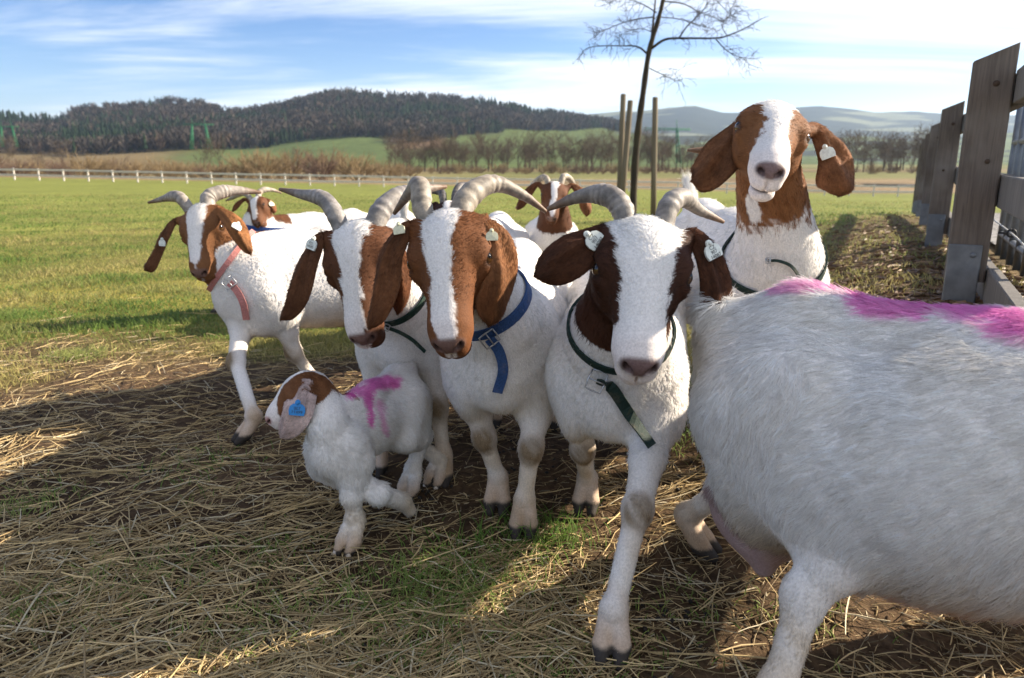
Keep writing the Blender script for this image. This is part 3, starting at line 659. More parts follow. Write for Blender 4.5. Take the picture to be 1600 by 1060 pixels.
        if strap:
            spx = strap['p']; p0 = []
            for x, y in spx: dd = surf_depth(x, y, hd_Y-.25, hd_Y+.7); p0.append(P(x, y, dd-.014*s))
            p0 = np.array(p0); sm = catmull(p0, 18); Vv, Fq = strap_mesh(sm, A_(*strap.get('w', (1, .1, .4))), strap['width'], .004); mesh_np('collar_tail', Vv, Fq, cm, co, off=off, smooth=False)
            bc = p0[0]; t1 = nrm(p0[1]-p0[0]); nv = nrm(A_(0, 0, CH)-bc); wv = np.cross(t1, nv); bw = strap['width']*.85
            loop = np.array([bc+t1*a*bw*.8+wv*b*bw+nv*.008 for a, b in ((-1, -1), (-.2, -1.05), (1, -1), (1.08, 0), (1, 1), (-.2, 1.05), (-1, 1), (-1.08, 0), (-1, -1))]); Vv, Fq = tube(loop, .0022*max(s, .8), 6)
            pv, pf = tube([bc-t1*bw*.8+nv*.008, bc+t1*bw*.9+nv*.011], .0018, 6); V2, F2 = merge([(Vv, Fq), (pv, pf)]); mesh_np('buckle', V2, F2, STEEL, co, off=off)
    for tg_ in tags:
        ei, t_, s_, size, text, mat = tg_[:6]; cl_, ww, tgd, nn, Fg = ear_frames[ei]; i = int(t_*29); j = int((s_*.5+.5)*12)
        p = Fg[i, j]; ny = nrm(np.cross(Fg[min(i+1, 29), j]-Fg[i-1, j], Fg[i, min(j+1, 12)]-Fg[i, max(j-1, 0)])); ny = ny*np.sign(np.dot(ny, A_(0, 0, CH)-p)); ny = nrm(ny+nn*.5)
        upv = tg_[6] if len(tg_) > 6 else A_(0, 0, 1); tag_plate(p+ny*.010, ny, A_(*upv), size, text, mat, root, off)
    return root, S
def nrm_rows(a): return a/(np.linalg.norm(a, axis=-1, keepdims=True)+1e-9)
# ================================================================== the land
FD = nrm(A_(1.46, 2.8, 0)); FP = A_(FD[1], -FD[0], 0)          # fence direction and its right-hand side
POST1 = A_(1.86, 3.02, 0)
def ground_colour(X, Y):
    r = np.hypot(X, Y); n1 = fbm(X*.35+3, Y*.35, 4)-.46; n2 = fbm(X*2.2+9, Y*2.2, 4)-.46; n3 = fbm(X*.05+2, Y*.05+8, 3)-.44
    turf = A_(.165, .158, .038)*(1+.5*n2+.7*n1)[..., None]+A_(.09, .045, .006)*np.clip(n1*2.4+n2*1.4, 0, 1)[..., None]
    fieldfar = A_(.178, .192, .044)*(1+.5*n1)[..., None]; k = sstep(6, 22, r)[..., None]; turf = turf*(1-k)+fieldfar*k
    soil = A_(.085, .054, .032)*(1+.9*n2+.5*n1)[..., None]
    pad = paddock(X, Y)[..., None]; c = turf*(1-pad)+soil*pad
    # trodden strip and leaf litter along the fence on the right
    dp = (X-POST1[0])*FP[0]+(Y-POST1[1])*FP[1]; lit = (sstep(-1.5, -.5, dp+n2*1.6)*(1-sstep(9, 16, Y))*(Y > 1.0))[..., None]*.85
    c = c*(1-lit)+A_(.125, .080, .046)*(1+1.2*n2)[..., None]*lit
    # meadow beyond the far rail fence: dry reeds, stubble, pale green
    k = sstep(84, 92, Y+3*n1)[..., None]; tan = A_(.22, .155, .085)*(1+.8*n3+.4*n1)[..., None]; c = c*(1-k)+tan*k
    k = (sstep(135, 160, Y+20*n3)*sstep(-45, 0, X))[..., None]*.9; c = c*(1-k)+A_(.165, .165, .055)*(1+.4*n3)[..., None]*k
    k = (sstep(215, 235, Y+10*n3)*sstep(-45, 0, X)*(1-sstep(300, 330, Y)))[..., None]*.9; c = c*(1-k)+A_(.21, .155, .075)*k
    k = (sstep(100, 130, Y)*sstep(-30, -70, X))[..., None]*.7; c = c*(1-k)+A_(.15, .12, .05)*k
    return np.clip(c, .01, .6)
n_ = 520
u = np.linspace(-1, 1, n_); gx = .62*np.sinh(9.75*u); gy = 1.9+.62*np.sinh(9.75*u)
XX, YY = np.meshgrid(gx, gy, indexing='ij'); ZZ = T(XX, YY)
i, j = np.meshgrid(np.arange(n_-1), np.arange(n_-1), indexing='ij')
def ground_mat():
    b = NB('ground'); p = b.pos(); f = b.noise(p, 34, 8, 0.65); f2 = b.noise(p, 7, 5, .6); f3 = b.noise(p, 1.1, 4, .6)
    c = b.mix(.75, b.attr('Col'), b.mix(b.ramp(f, .3, .72), (.35, .34, .33), (1.6, 1.6, 1.55)), 'MULTIPLY')
    c = b.mix(.45, c, b.mix(b.ramp(f3, .3, .7), (.6, .62, .6), (1.3, 1.3, 1.3)), 'MULTIPLY')
    h = b.math('ADD', b.math('MULTIPLY', f, .6), b.math('MULTIPLY', f2, .8))
    return b.done(b.bsdf(c, .95, .1, b.bump(h, .7, .03)))
GROUND = ground_mat()
tag(mesh_np('ground', np.stack([XX, YY, ZZ], -1).reshape(-1, 3), np.stack([i*n_+j, (i+1)*n_+j, (i+1)*n_+j+1, i*n_+j+1], -1).reshape(-1, 4), GROUND, cols=ground_colour(XX, YY).reshape(-1, 3)), kind='structure')

# ------------------------------------------------------------------ hills (built from the ridge lines, with real distance and slope)
def upr(py): y = (530-py)/FPX; return (y*CT-ST)/(CT+y*ST)
def hill(name, ridge, r0, r1, ybase, mat, colf, pw=1.15, nx=260, nu=60, back=500):
    xs = np.linspace(-1400, 3000, nx); yr = np.interp(xs, [p[0] for p in ridge], [p[1] for p in ridge])
    uu = np.linspace(0, 1, nu); Xs = []; 
    az = (xs-800)/FPX                       # tan of azimuth at the horizon, good enough far away
    pts = np.zeros((nx, nu+8, 3))
    for k in range(nu+8):
        if k < nu: uk = uu[k]; r = r0+(r1-r0)*uk; z = CH+r*(upr(ybase)+(upr(yr)-upr(ybase))*uk**pw)
        else: r = r1+(k-nu+1)/8*back; z = CH+r1*upr(yr)-(k-nu+1)/8*(r1*upr(yr)+20)*.9
        dirl = np.sqrt(1+az**2); pts[:, k, 0] = az*r; pts[:, k, 1] = r; pts[:, k, 2] = z
    m = nu+8; i, j = np.meshgrid(np.arange(nx-1), np.arange(m-1), indexing='ij')
    V = pts.reshape(-1, 3); V[:, 2] += (fbm(V[:, 0]*.012, V[:, 1]*.012, 3)-.44)*10*np.clip((V[:, 1]-r0)/400, 0, 1)
    return tag(mesh_np(name, V, np.stack([i*m+j, (i+1)*m+j, (i+1)*m+j+1, i*m+j+1], -1).reshape(-1, 4), mat, cols=colf(V)), kind='structure'), lambda px, py: hill_pt(px, py)
RIDGE1 = [(-1400, 190), (-300, 178), (0, 182), (60, 184), (125, 190), (150, 176), (220, 172), (290, 163), (340, 166), (372, 178), (430, 172), (480, 160), (520, 153), (560, 151), (620, 157), (700, 157), (780, 166), (830, 178), (880, 186), (960, 200), (1050, 224), (1200, 244), (1500, 252), (3000, 252)]
R0, R1, YB, PW = 330.0, 1150.0, 263.0, 1.1
def hill_at(px, py):
    yr = np.interp(px, [p[0] for p in RIDGE1], [p[1] for p in RIDGE1])
    t = np.clip((upr(py)-upr(YB))/(upr(yr)-upr(YB)+1e-9), 0, 1)**(1/PW); r = R0+(R1-R0)*t
    X = (px-800)/FPX*r; Z = CH+r*(upr(YB)+(upr(yr)-upr(YB))*t**PW)
    Z = Z+(fbm(X*.012, r*.012, 3)-.44)*10*np.clip((r-R0)/400, 0, 1)
    return X, r, Z
def hill1_col(V):
    px, py = proj(V); n = fbm(V[:, 0]*.02, V[:, 1]*.02, 3)-.44
    c = np.tile(A_(.085, .112, .036), (len(V), 1))*(1+.5*n)[:, None]
    k = (sstep(600, 625, px+n*40)*sstep(236, 230, py)*sstep(700, 690, px))[:, None]; c = c*(1-k)+A_(.19, .12, .07)*k
    k = (sstep(330, 200, px+n*100))[:, None]; c = c*(1-k)+A_(.17, .125, .06)*k
    k = sstep(214, 206, py)[:, None]*(1-sstep(770, 790, px)*(1-sstep(950, 970, px)))[:, None]; c = c*(1-k)+A_(.035, .032, .022)*k
    return np.clip(c, .01, .5)
FARLAND = attr_mat('far_land', .95, .05, .12, .35)
hill('wooded_hill', RIDGE1, R0, R1, YB, FARLAND, hill1_col, PW)
RIDGE2 = [(-1400, 196), (600, 196), (860, 182), (920, 178), (980, 174), (1040, 168), (1075, 166), (1115, 176), (1160, 177), (1210, 170), (1262, 166), (1310, 170), (1345, 176), (1400, 174), (1450, 179), (1500, 182), (1590, 178), (1800, 184), (3000, 190)]
def hill2_col(V):
    n = fbm(V[:, 0]*.0035, V[:, 1]*.006, 4)-.45; n2 = fbm(V[:, 0]*.02, V[:, 1]*.02, 2)-.4
    c = np.tile(A_(.030, .036, .026), (len(V), 1))*(1+.8*n2)[:, None]; k = sstep(.07, .12, n)[:, None]*.9
    return np.clip(c*(1-k)+A_(.17, .18, .11)*k, .01, .6)
hill('far_hills', RIDGE2, 1900, 3600, 236, FARLAND, hill2_col, 1.0, 330, 70, 900)
RIDGE3 = [(-1400, 240), (900, 236), (1000, 214), (1080, 212), (1250, 222), (1330, 214), (1420, 218), (1600, 206), (3000, 210)]
def hill3_col(V):
    n = fbm(V[:, 0]*.008, V[:, 1]*.012, 4)-.45; k = sstep(.0, .06, n)[:, None]
    return np.clip(A_(.035, .04, .026)*(1-k)+A_(.13, .16, .06)*k, .01, .5)
hill('middle_hills', RIDGE3, 900, 1700, 258, FARLAND, hill3_col, 1.0, 240, 40, 300)

# ------------------------------------------------------------------ woods on the hill (a far mass of conifers and bare trees)
def tmpl_conifer(sd):
    r = np.random.default_rng(sd); Vs = []; Fs = []; o = 0
    for z0, z1, rr in ((.12, .55, .20), (.38, .80, .15), (.62, 1.0, .10)):
        k = 7; a = np.arange(k)/k*6.283+r.random()*3; rad = rr*(.7+.6*r.random(k))
        Vs.append(np.c_[np.cos(a)*rad, np.sin(a)*rad, z0+.06*r.random(k)]); Vs.append([[0, 0, z1]])
        jj = np.arange(k); Fs.append(np.stack([jj+o, (jj+1) % k+o, np.full(k, k+o)], -1)); o += k+1
    return np.concatenate(Vs), np.concatenate(Fs)
def tmpl_bare(sd, n=46):
    r = np.random.default_rng(sd); Vs = []; Fs = []; o = 0
    for q in range(n):                    # slender upswept twig sprays
        a = r.random()*6.283; b = A_(np.cos(a)*.10*r.random(), np.sin(a)*.10*r.random(), .12+.45*r.random()); t = b+A_(np.cos(a)*(.1+.24*r.random()), np.sin(a)*(.1+.24*r.random()), .18+.30*r.random()); t[2] = min(t[2], 1.0)
        w = nrm(np.cross(t-b, r.normal(size=3)))*(.014+.03*r.random()); Vs.append([b-w*.4, b+w*.4, t+w, t-w*.8+A_(0, 0, .03)]); Fs.append([[o, o+1, o+2], [o, o+2, o+3]]); o += 4
    Vs.append([[-.02, 0, 0], [.02, 0, 0], [0, .01, .6]]); Fs.append([[o, o+1, o+2]])
    return np.concatenate(Vs), np.concatenate(Fs)
def scatter(name, tmpls, X, Y, Z, H, W, cols, mat, rot):
    Vs = []; Fs = []; Cs = []; o = 0
    for k, (tv, tf) in enumerate(tmpls):
        m = np.arange(len(X)) % len(tmpls) == k; n = m.sum()
        if not n: continue
        c, s_ = np.cos(rot[m])[:, None], np.sin(rot[m])[:, None]
        vx = (tv[None, :, 0]*c-tv[None, :, 1]*s_)*W[m][:, None]+X[m][:, None]; vy = (tv[None, :, 0]*s_+tv[None, :, 1]*c)*W[m][:, None]+Y[m][:, None]; vz = tv[None, :, 2]*H[m][:, None]+Z[m][:, None]
        Vs.append(np.stack([vx, vy, vz], -1).reshape(-1, 3)); Fs.append((tf[None]+(np.arange(n)*len(tv))[:, None, None]+o).reshape(-1, 3)); o += n*len(tv)
        Cs.append(np.repeat(cols[m], len(tv), 0))
    return mesh_np(name, np.concatenate(Vs), np.concatenate(Fs), mat, cols=np.clip(np.concatenate(Cs), .004, .6), smooth=False)
FOREST = attr_mat('woodland', .9, .05, .6, .4)
fb_x = [-1400, 0, 120, 210, 360, 440, 480, 580, 612, 640, 690, 720, 780, 960, 1060, 3000]
fb_y = [240, 238, 240, 240, 236, 228, 219, 213, 214, 226, 222, 214, 206, 206, 215, 240]
nT = 15000
px = rng.uniform(-420, 1080, nT); yr = np.interp(px, [p[0] for p in RIDGE1], [p[1] for p in RIDGE1])+1; yb = np.interp(px, fb_x, fb_y)
py = yr+(yb-yr)*rng.random(nT)**1.0; ok = yb > yr+3
ok &= ~((px > 785) & (px < 955) & (py > 203) & (py < 219)); px, py = px[ok], py[ok]
X, Y, Z = hill_at(px, py); Y = Y+rng.normal(0, 6, len(Y)); n = fbm(X*.010+4, Y*.010, 3)
con = n+rng.normal(0, .09, len(n))+.12*((px > 120) & (px < 470) & (py > 188))-.14*((px > 130) & (px < 380) & (py < 186))+.05*((px > 470) & (py < 172)) > .465
H = np.where(con, 9+6*rng.random(len(X)), 9+6*rng.random(len(X)))
cc = np.where(con[:, None], A_(.016, .027, .012), A_(.056, .046, .037))*(1+rng.normal(0, .28, (len(X), 1)))*(.75+.6*rng.random((len(X), 1)))
cc = np.where((~con & (rng.random(len(X)) < .14))[:, None], A_(.095, .066, .048)*(.8+.5*rng.random((len(X), 1))), cc)
rot = rng.random(len(X))*6.28
o = scatter('conifer_wood', [tmpl_conifer(k) for k in range(5)], X[con], Y[con], Z[con]-.5, H[con], H[con]*.85, cc[con], FOREST, rot[con]); tag(o, 'dark conifer wood covering the far hillside', 'wood', kind='stuff')
d = ~con
o = scatter('leafless_wood', [tmpl_bare(k+20, 34) for k in range(5)], X[d], Y[d], Z[d]-.5, H[d], H[d]*1.1, cc[d], FOREST, rot[d]); tag(o, 'purplish brown leafless wood on the far hillside', 'wood', kind='stuff')

# ------------------------------------------------------------------ bare trees in the valley and willow shrubs: things, each a copy with trunk and crown
BARK = simple_mat('bark', (.075, .058, .042), (.045, .036, .028), 12, .9, .1)
TWIGG = simple_mat('grey_twigs', (.125, .095, .066), (.08, .062, .046), 3, .9, .1)
TWIGT = simple_mat('tan_willow_twigs', (.24, .175, .095), (.16, .115, .066), 1.2, .9, .1)
TWIGR = simple_mat('reddish_twigs', (.15, .098, .07), (.10, .068, .052), 1.2, .9, .1)
def twig_strips(segs, w0, w1):
    """crossed thin triangular blades for twigs; segs: (n,2,3)"""
    a, b = segs[:, 0], segs[:, 1]; d = nrm_rows(b-a); u_ = nrm_rows(np.cross(d, rng.normal(size=d.shape))); v_ = np.cross(d, u_)
    w0 = np.broadcast_to(w0, (len(a),))[:, None]; w1 = np.broadcast_to(w1, (len(a),))[:, None]; V = []
    for k in range(3):
        t = 2.094*k; q = math.cos(t)*u_+math.sin(t)*v_; V += [a+q*w0, b+q*w1]
    V = np.stack(V, 1).reshape(-1, 3); o = (np.arange(len(a))*6)[:, None]
    Q = np.concatenate([o+np.array([[0, 2, 3, 1]]), o+np.array([[2, 4, 5, 3]]), o+np.array([[4, 0, 1, 5]])])
    return V, [Q]
def nrm_rows(a): return a/(np.linalg.norm(a, axis=-1, keepdims=True)+1e-9)
def bare_tree(sd, h=11.0, spread=.34, twig=3):
    r = np.random.default_rng(sd); segs = []; wid = []
    def grow(p, d, L, w, lev):
        n = 4; q = p
        for k in range(n):
            d = nrm(d+r.normal(0, .13, 3)+A_(0, 0, .06)); e = q+d*L/n; segs.append((q, e)); wid.append((w*(1-k/n*.45), w*(1-(k+1)/n*.45))); q = e
            if lev < twig and (lev == 0 or k >= 1):
                for _ in range(2 if lev else 3):
                    a = r.random()*6.283; dd = nrm(d*(.55+.4*r.random())+A_(np.cos(a), np.sin(a), .1)*(.75)); grow(q, dd, L*(.42+.25*r.random()), w*.42, lev+1)
    grow(A_(0, 0, .0), A_(0, 0, 1), h*.66, h*.011, 0)
    s_ = np.array(segs); w_ = np.maximum(np.array(wid), .028)
    return twig_strips(s_, w_[:, 0], w_[:, 1])
def dup(root):
    r = root.copy(); col_root.objects.link(r)
    for ch in root.children:
        c = ch.copy(); col_root.objects.link(c); c.parent = r
    return r
protos = []
for k in range(5):
    e = empty('bare_tree'); tv, tf = tube(catmull([A_(0, 0, -.4), A_(.05, .03, 2), A_(-.05, .1, 5.0)], 8), np.linspace(.20, .10, 8), 8); mesh_np('trunk', tv, tf, BARK, e)
    cv, cf_ = bare_tree(60+k, 9.5+1.5*(k % 3), twig=3 if k < 4 else 3); mesh_np('crown', cv, cf_, TWIGG, e); protos.append(e)
spots = []
for x in np.r_[np.linspace(612, 1115, 84), np.linspace(1305, 1455, 26), np.linspace(-60, 120, 5), [330, 352, 470, 1130, 1150]]:
    spots.append((x+rng.uniform(-7, 7), rng.uniform(225, 290)))
first = [True]*5
for kk, (x, r) in enumerate(spots):
    k = kk % 5; o = protos[k] if first[k] else dup(protos[k]); first[k] = False
    X = (x-800)/FPX*r; o.location = (X, r, float(T0(X, r))); s_ = rng.uniform(.6, 1.05)*(1.0 if x < 1120 else 1.15); o.scale = (s_, s_, s_); o.rotation_euler = (0, 0, rng.uniform(0, 6.28))
    tag(o, 'leafless grey brown tree in the row across the valley field', 'tree', 'bare trees across the valley')
def shrub(name, mat, sd, n=420):
    r = np.random.default_rng(sd); e = empty(name); segs = []; stems = []
    for q in range(26):
        a = r.random()*6.283; el = r.uniform(.35, 1.25); d = A_(np.cos(a)*np.cos(el), np.sin(a)*np.cos(el), np.sin(el)); p0 = A_(*(r.normal(0, .12, 2)), 0); L = r.uniform(.8, 1.25); p1 = p0+d*L*.5+A_(0, 0, .1); p2 = p0+d*L+A_(0, 0, .12)
        stems += [(p0, p1), (p1, p2)]
        for _ in range(n//26):
            b = p0+(p2-p0)*r.uniform(.35, 1); segs.append((b, b+nrm(d+r.normal(0, .5, 3)+A_(0, 0, .5))*r.uniform(.18, .42)))
    v, f_ = twig_strips(np.array(stems), .016, .010); mesh_np('stems', v, f_, mat, e); v, f_ = twig_strips(np.array(segs), .0085, .004); mesh_np('crown', v, f_, mat, e); return e
sp = [shrub('willow_shrub', TWIGT, 5), shrub('willow_shrub', TWIGT, 6), shrub('reddish_shrub', TWIGR, 7)]
first = [True]*3; lab = ['rounded tan willow shrub, leafless, behind the far rail fence', None, 'reddish brown leafless shrub behind the far rail fence']
sx = list(np.linspace(-60, 640, 54))+list(np.linspace(630, 1110, 46))+list(np.linspace(1310, 1450, 10))
for kk, x in enumerate(sx):
    k = 2 if (x < 110 and rng.random() < .6) or (470 < x < 520) or rng.random() < (.5 if kk >= 54 else .15) else kk % 2
    o = sp[k] if first[k] else dup(sp[k]); first[k] = False; far = kk >= 54; r = rng.uniform(112, 165) if not far else rng.uniform(190, 215); X = (x+rng.uniform(-8, 8)-800)/FPX*r
    h = rng.uniform(2.4, 4.6)*(1.3 if 390 < x < 600 else .9)*(.8 if far else 1); o.location = (X, r, float(T0(X, r))-.1); o.scale = (h*.85, h*.85, h*.8); o.rotation_euler = (0, 0, rng.uniform(0, 6.28))
    tag(o, lab[2] if k == 2 else lab[0], 'shrub', 'shrubs behind the far fence')

# ------------------------------------------------------------------ far rail fence
RAILW = simple_mat('weathered_pale_wood', (.66, .61, .54), (.50, .45, .39), 6, .8, .2)
fen = empty('rail_fence', (-75, 80, 0)); tag(fen, 'long pale two-rail wooden fence across the far meadow', 'fence')
fx = np.arange(-76, 46, 2.6); fz = T0(fx, np.full_like(fx, 80.0)); pm = None; rm = {}
for k in range(len(fx)):
    if pm is None: pv, pf = boxm((0, 0, .55), (.13, .13, 1.35), bev=.012); o = mesh_np('post', pv, pf, RAILW, fen, smooth=False); pm = o.data
    else: o = link(bpy.data.objects.new('post', pm), fen)
    o.location = (fx[k]+75, 0, fz[k])
    if k+1 < len(fx):
        for z in (.52, 1.08):
            if 'r' not in rm: v, f_ = boxm((0, 0, 0), (2.62, .05, .17), bev=.008); q = mesh_np('rail', v, f_, RAILW, fen, smooth=False); rm['r'] = q.data
            else: q = link(bpy.data.objects.new('rail', rm['r']), fen)
            q.location = (fx[k]+75+1.3, -.09, (fz[k]+fz[k+1])/2+z+rng.normal(0, .015)); q.rotation_euler = (0, -math.atan2(fz[k+1]-fz[k], 2.6), 0)

# ------------------------------------------------------------------ pylons
GREENP = simple_mat('green_painted_steel', (.03, .19, .08), (.025, .15, .065), 2, .6, .3)
def pylon(px, ybot, r, h, lab):
    X = (px-800)/FPX*r; z0 = CH+r*upr(ybot); e = empty('power_pylon', (X, r, z0)); tag(e, lab, 'pylon', 'green power pylons')
    g = h*.30
    for sgn in (-1, 1):
        parts = []; b = A_(sgn*g, 0, 0); t = A_(sgn*g*.72, 0, h*.8); w0, w1 = h*.045, h*.016
        for a, c in ((-1, -1), (-1, 1), (1, 1), (1, -1)): parts.append(tube([b+A_(a*w0, c*w0, 0), t+A_(a*w1, c*w1, 0)], h*.011, 4))
        for q in range(8):
            f0, f1 = q/8, (q+1)/8; s0 = 1 if q % 2 else -1
            for c in (-1, 1): wa = w0+(w1-w0)*f0; wb = w0+(w1-w0)*f1; parts.append(tube([b+(t-b)*f0+A_(s0*wa, c*wa, 0), b+(t-b)*f1+A_(-s0*wb, c*wb, 0)], h*.004, 4))
        V, F_ = merge(parts); mesh_np('mast', V, F_, GREENP, e); V, F_ = tube([t, t+A_(-sgn*g*.06, 0, h*.2)], [h*.010, h*.004], 5); mesh_np('peak', V, F_, GREENP, e)
    parts = [tube([A_(-g*1.7, 0, h*.78+dz), A_(g*1.7, 0, h*.78+dz*.4)], h*.007, 4) for dz in (0, h*.05)]
    for q in range(10): xa = -g*1.6+q*g*.32; parts.append(tube([A_(xa, 0, h*.78), A_(xa+g*.32, 0, h*.83)], h*.005, 4))
    V, F_ = merge(parts); mesh_np('crossarm', V, F_, GREENP, e)
pylon(329, 234, 430, 17, 'green portal power pylon standing before the meadow slope')
pylon(40, 230, 480, 15.5, 'green portal power pylon half sunk behind reddish bushes'); pylon(1033, 262, 560, 34, 'tall slim green power pylon behind the tree stakes')

# ------------------------------------------------------------------ water left standing in the far field
wx, wy = (1390-800)/FPX*112*1.01, 112.0; a = np.linspace(0, 6.283, 40)[:-1]; wr = 1+.25*np.sin(a*3+1)+.12*np.sin(a*7)
b = NB('standing_water'); wmat = b.done(b.bsdf((.10, .11, .12), .04, .6, b.bump(b.noise(b.pos(), 3, 3), .05, .02)))
wv = np.c_[wx+np.cos(a)*4.2*wr, wy+np.sin(a)*6.0*wr, np.zeros(39)]; wv[:, 2] = T(wv[:, 0], wv[:, 1]).max()+.04; wc = wv.mean(0)
tag(mesh_np('water', np.vstack([wv, wc]), np.array([[k, (k+1) % 39, 39] for k in range(39)]), wmat), kind='structure')

# ------------------------------------------------------------------ young tree with three stakes
TY = 17.0
e = empty('young_tree', P(990, 312, TY)); tag(e, 'young leafless tree with crooked trunk between three stakes', 'tree')
eo = np.array(e.location); eo[2] = float(T(eo[0], eo[1])); e.location = eo
def tp(lst, y0=0, y1=0): k = len(lst); return np.array([P(x, y, TY+y0+(y1-y0)*q/max(k-1, 1)) for q, (x, y) in enumerate(lst)])
px1 = FPX/TY
trunk = tp([(989, 318), (992, 260), (998, 196), (1005, 145), (1014, 82), (1028, 33), (1038, -10), (1050, -90), (1056, -190)]); trunk[0, 2] = eo[2]-.1
BARKD = simple_mat('dark_young_bark', (.036, .028, .022), (.07, .056, .036), 9, .85, .15, bump=.5, stretch=(1, 1, .3))
V, F_ = tube(catmull(trunk, 50), np.linspace(.088, .022, 50)*(1+.08*np.sin(np.arange(50)*1.3)), 10); mesh_np('trunk', V, F_, BARKD, e, off=eo)
limbs = [([(1013, 84), (1018, 60), (1021, 30), (1024, -5), (1022, -80)], .035, 0, .3), ([(1018, 76), (1037, 63), (1058, 60), (1116, 60), (1137, 56), (1165, 44), (1191, 29)], .032, 0, -.9), ([(1119, 62), (1134, 78), (1152, 88), (1176, 93)], .016, -.6, -.9),
    ([(1011, 84), (998, 74), (980, 72), (922, 74), (904, 91)], .024, 0, .6), ([(1020, 27), (986, 32), (950, 45), (928, 56)], .017, 0, -.8), ([(1015, 107), (1031, 115), (1050, 124), (1066, 128)], .013, 0, -.4),
    ([(1061, 60), (1073, 42), (1088, 27), (1103, 9), (1112, -30)], .018, -.3, -1.0), ([(1030, 27), (1061, 30), (1091, 39), (1120, 47)], .013, 0, .7), ([(1036, 2), (1067, 6), (1091, 18), (1121, 30), (1140, 40)], .016, 0, 1.0),
    ([(1040, -20), (1070, -30), (1100, -18), (1130, 12), (1150, 30)], .016, 0, -.5), ([(1026, 20), (1000, 5), (970, -2), (945, 8)], .014, 0, .8), ([(1036, -5), (1010, -40), (975, -55)], .016, 0, -.6), ([(1044, -60), (1075, -90), (1105, -105)], .015, 0, .5), ([(1137, 57), (1128, 40), (1140, 25), (1150, 5)], .010, -.9, -.5), ([(1018, 50), (1000, 45), (975, 52), (955, 68)], .010, 0, .5)]
parts = []; tw = []; twr = np.random.default_rng(3)
for lst, r0, y0, y1 in limbs:
    pts = catmull(tp(lst, y0, y1), 22); parts.append(tube(pts, np.linspace(r0, r0*.25, 22), 6))
    for k in range(5, 22):
        for _ in range(2):
            if twr.random() < .45: continue
            d = nrm((pts[min(k+1, 21)]-pts[k-1])*.8/np.linalg.norm(pts[min(k+1, 21)]-pts[k-1])+twr.normal(0, .65, 3)+A_(0, 0, .05)); q = pts[k]; L = twr.uniform(.15, .55)*(.7+.6*(1-k/22))
            for s_ in range(5):
                d = nrm(d+twr.normal(0, .22, 3)+A_(0, 0, -.05)); z = q+d*L/5; tw.append((q, z, .0065*(1-s_/7))); 
                if twr.random() < .55:
                    d2 = nrm(d+twr.normal(0, .7, 3)); z2 = z+d2*L*.28; tw.append((z, z2, .0045)); tw.append((z2, z2+nrm(d2+twr.normal(0, .4, 3))*L*.2, .0035))
                q = z
V, F_ = merge(parts); mesh_np('limbs', V, F_, BARKD, e, off=eo)
sg = np.array([(a, b) for a, b, _ in tw]); wv_ = np.array([c for *_, c in tw]); V, F_ = twig_strips(sg, wv_, wv_*.75); mesh_np('twigs', V, F_, BARKD, e, off=eo)
STAKE = simple_mat('weathered_stake', (.20, .165, .115), (.12, .095, .07), 5, .85, .15, bump=.4, stretch=(1, 1, .1))
for x0, y0, x1, y1, dY, lab in ((968, 296, 974, 147, .25, 'tallest round wooden stake, leftmost beside the young tree'), (973, 300, 985, 157, -.35, 'slanting round wooden stake against the young tree trunk'), (1021, 322, 1024, 152, -.1, 'round wooden stake standing alone to the right of the trunk')):
    a = P(x0, y0, TY+dY); b = P(x1, y1, TY+dY); gz = float(T(a[0], a[1])); a = a+(a-b)*((a[2]-gz+.2)/(b[2]-a[2])); 
    st = empty('tree_stake', A_(a[0], a[1], gz)); tag(st, lab, 'stake', 'stakes round the young tree'); V, F_ = tube([a, a*.5+b*.5, b-A_(0, 0, .02), b], [.066, .063, .060, .050], 12); mesh_np('pole', V, F_, STAKE, st, off=A_(a[0], a[1], gz))

# ------------------------------------------------------------------ paddock fence on the right
def wood_mat(name, c1, c2):
    b = NB(name); o = b.obj(); v = b.mapping(o, (1, 1, .05)); g = b.noise(v, 60, 6, .65, 1.5); g2 = b.noise(b.mapping(o, (1, 1, .3)), 9, 4, .6); k = b.noise(o, 3.2, 3, .5)
    c = b.mix(b.ramp(g, .3, .7), c1, c2); c = b.mix(b.math('MULTIPLY', b.ramp(g2, .45, .8), .5), c, tuple(x*.55 for x in c2)); c = b.mix(b.math('MULTIPLY', b.ramp(k, .45, .7), .35), c, (.30, .27, .24))
    return b.done(b.bsdf(c, .85, .15, b.bump(g, .5, .006)))
POSTW = wood_mat('weathered_post', (.160, .132, .110), (.105, .087, .073)); RAILG = wood_mat('grey_rail', (.20, .185, .17), (.13, .12, .11))
GALV = simple_mat('galvanised_steel', (.20, .22, .245), (.14, .155, .175), 14, .5, .4, .7)
KNOT = simple_mat('knot', (.05, .032, .022), (.07, .045, .03), 40, .8)
pf = empty('paddock_fence', A_(POST1[0], POST1[1], float(T0(*POST1[:2])))); tag(pf, 'weathered wooden paddock fence with steel post feet along the bank', 'fence'); po = np.array(pf.location)
RP = np.stack([FP, FD, A_(0, 0, 1)]).T
ZT = 1.415
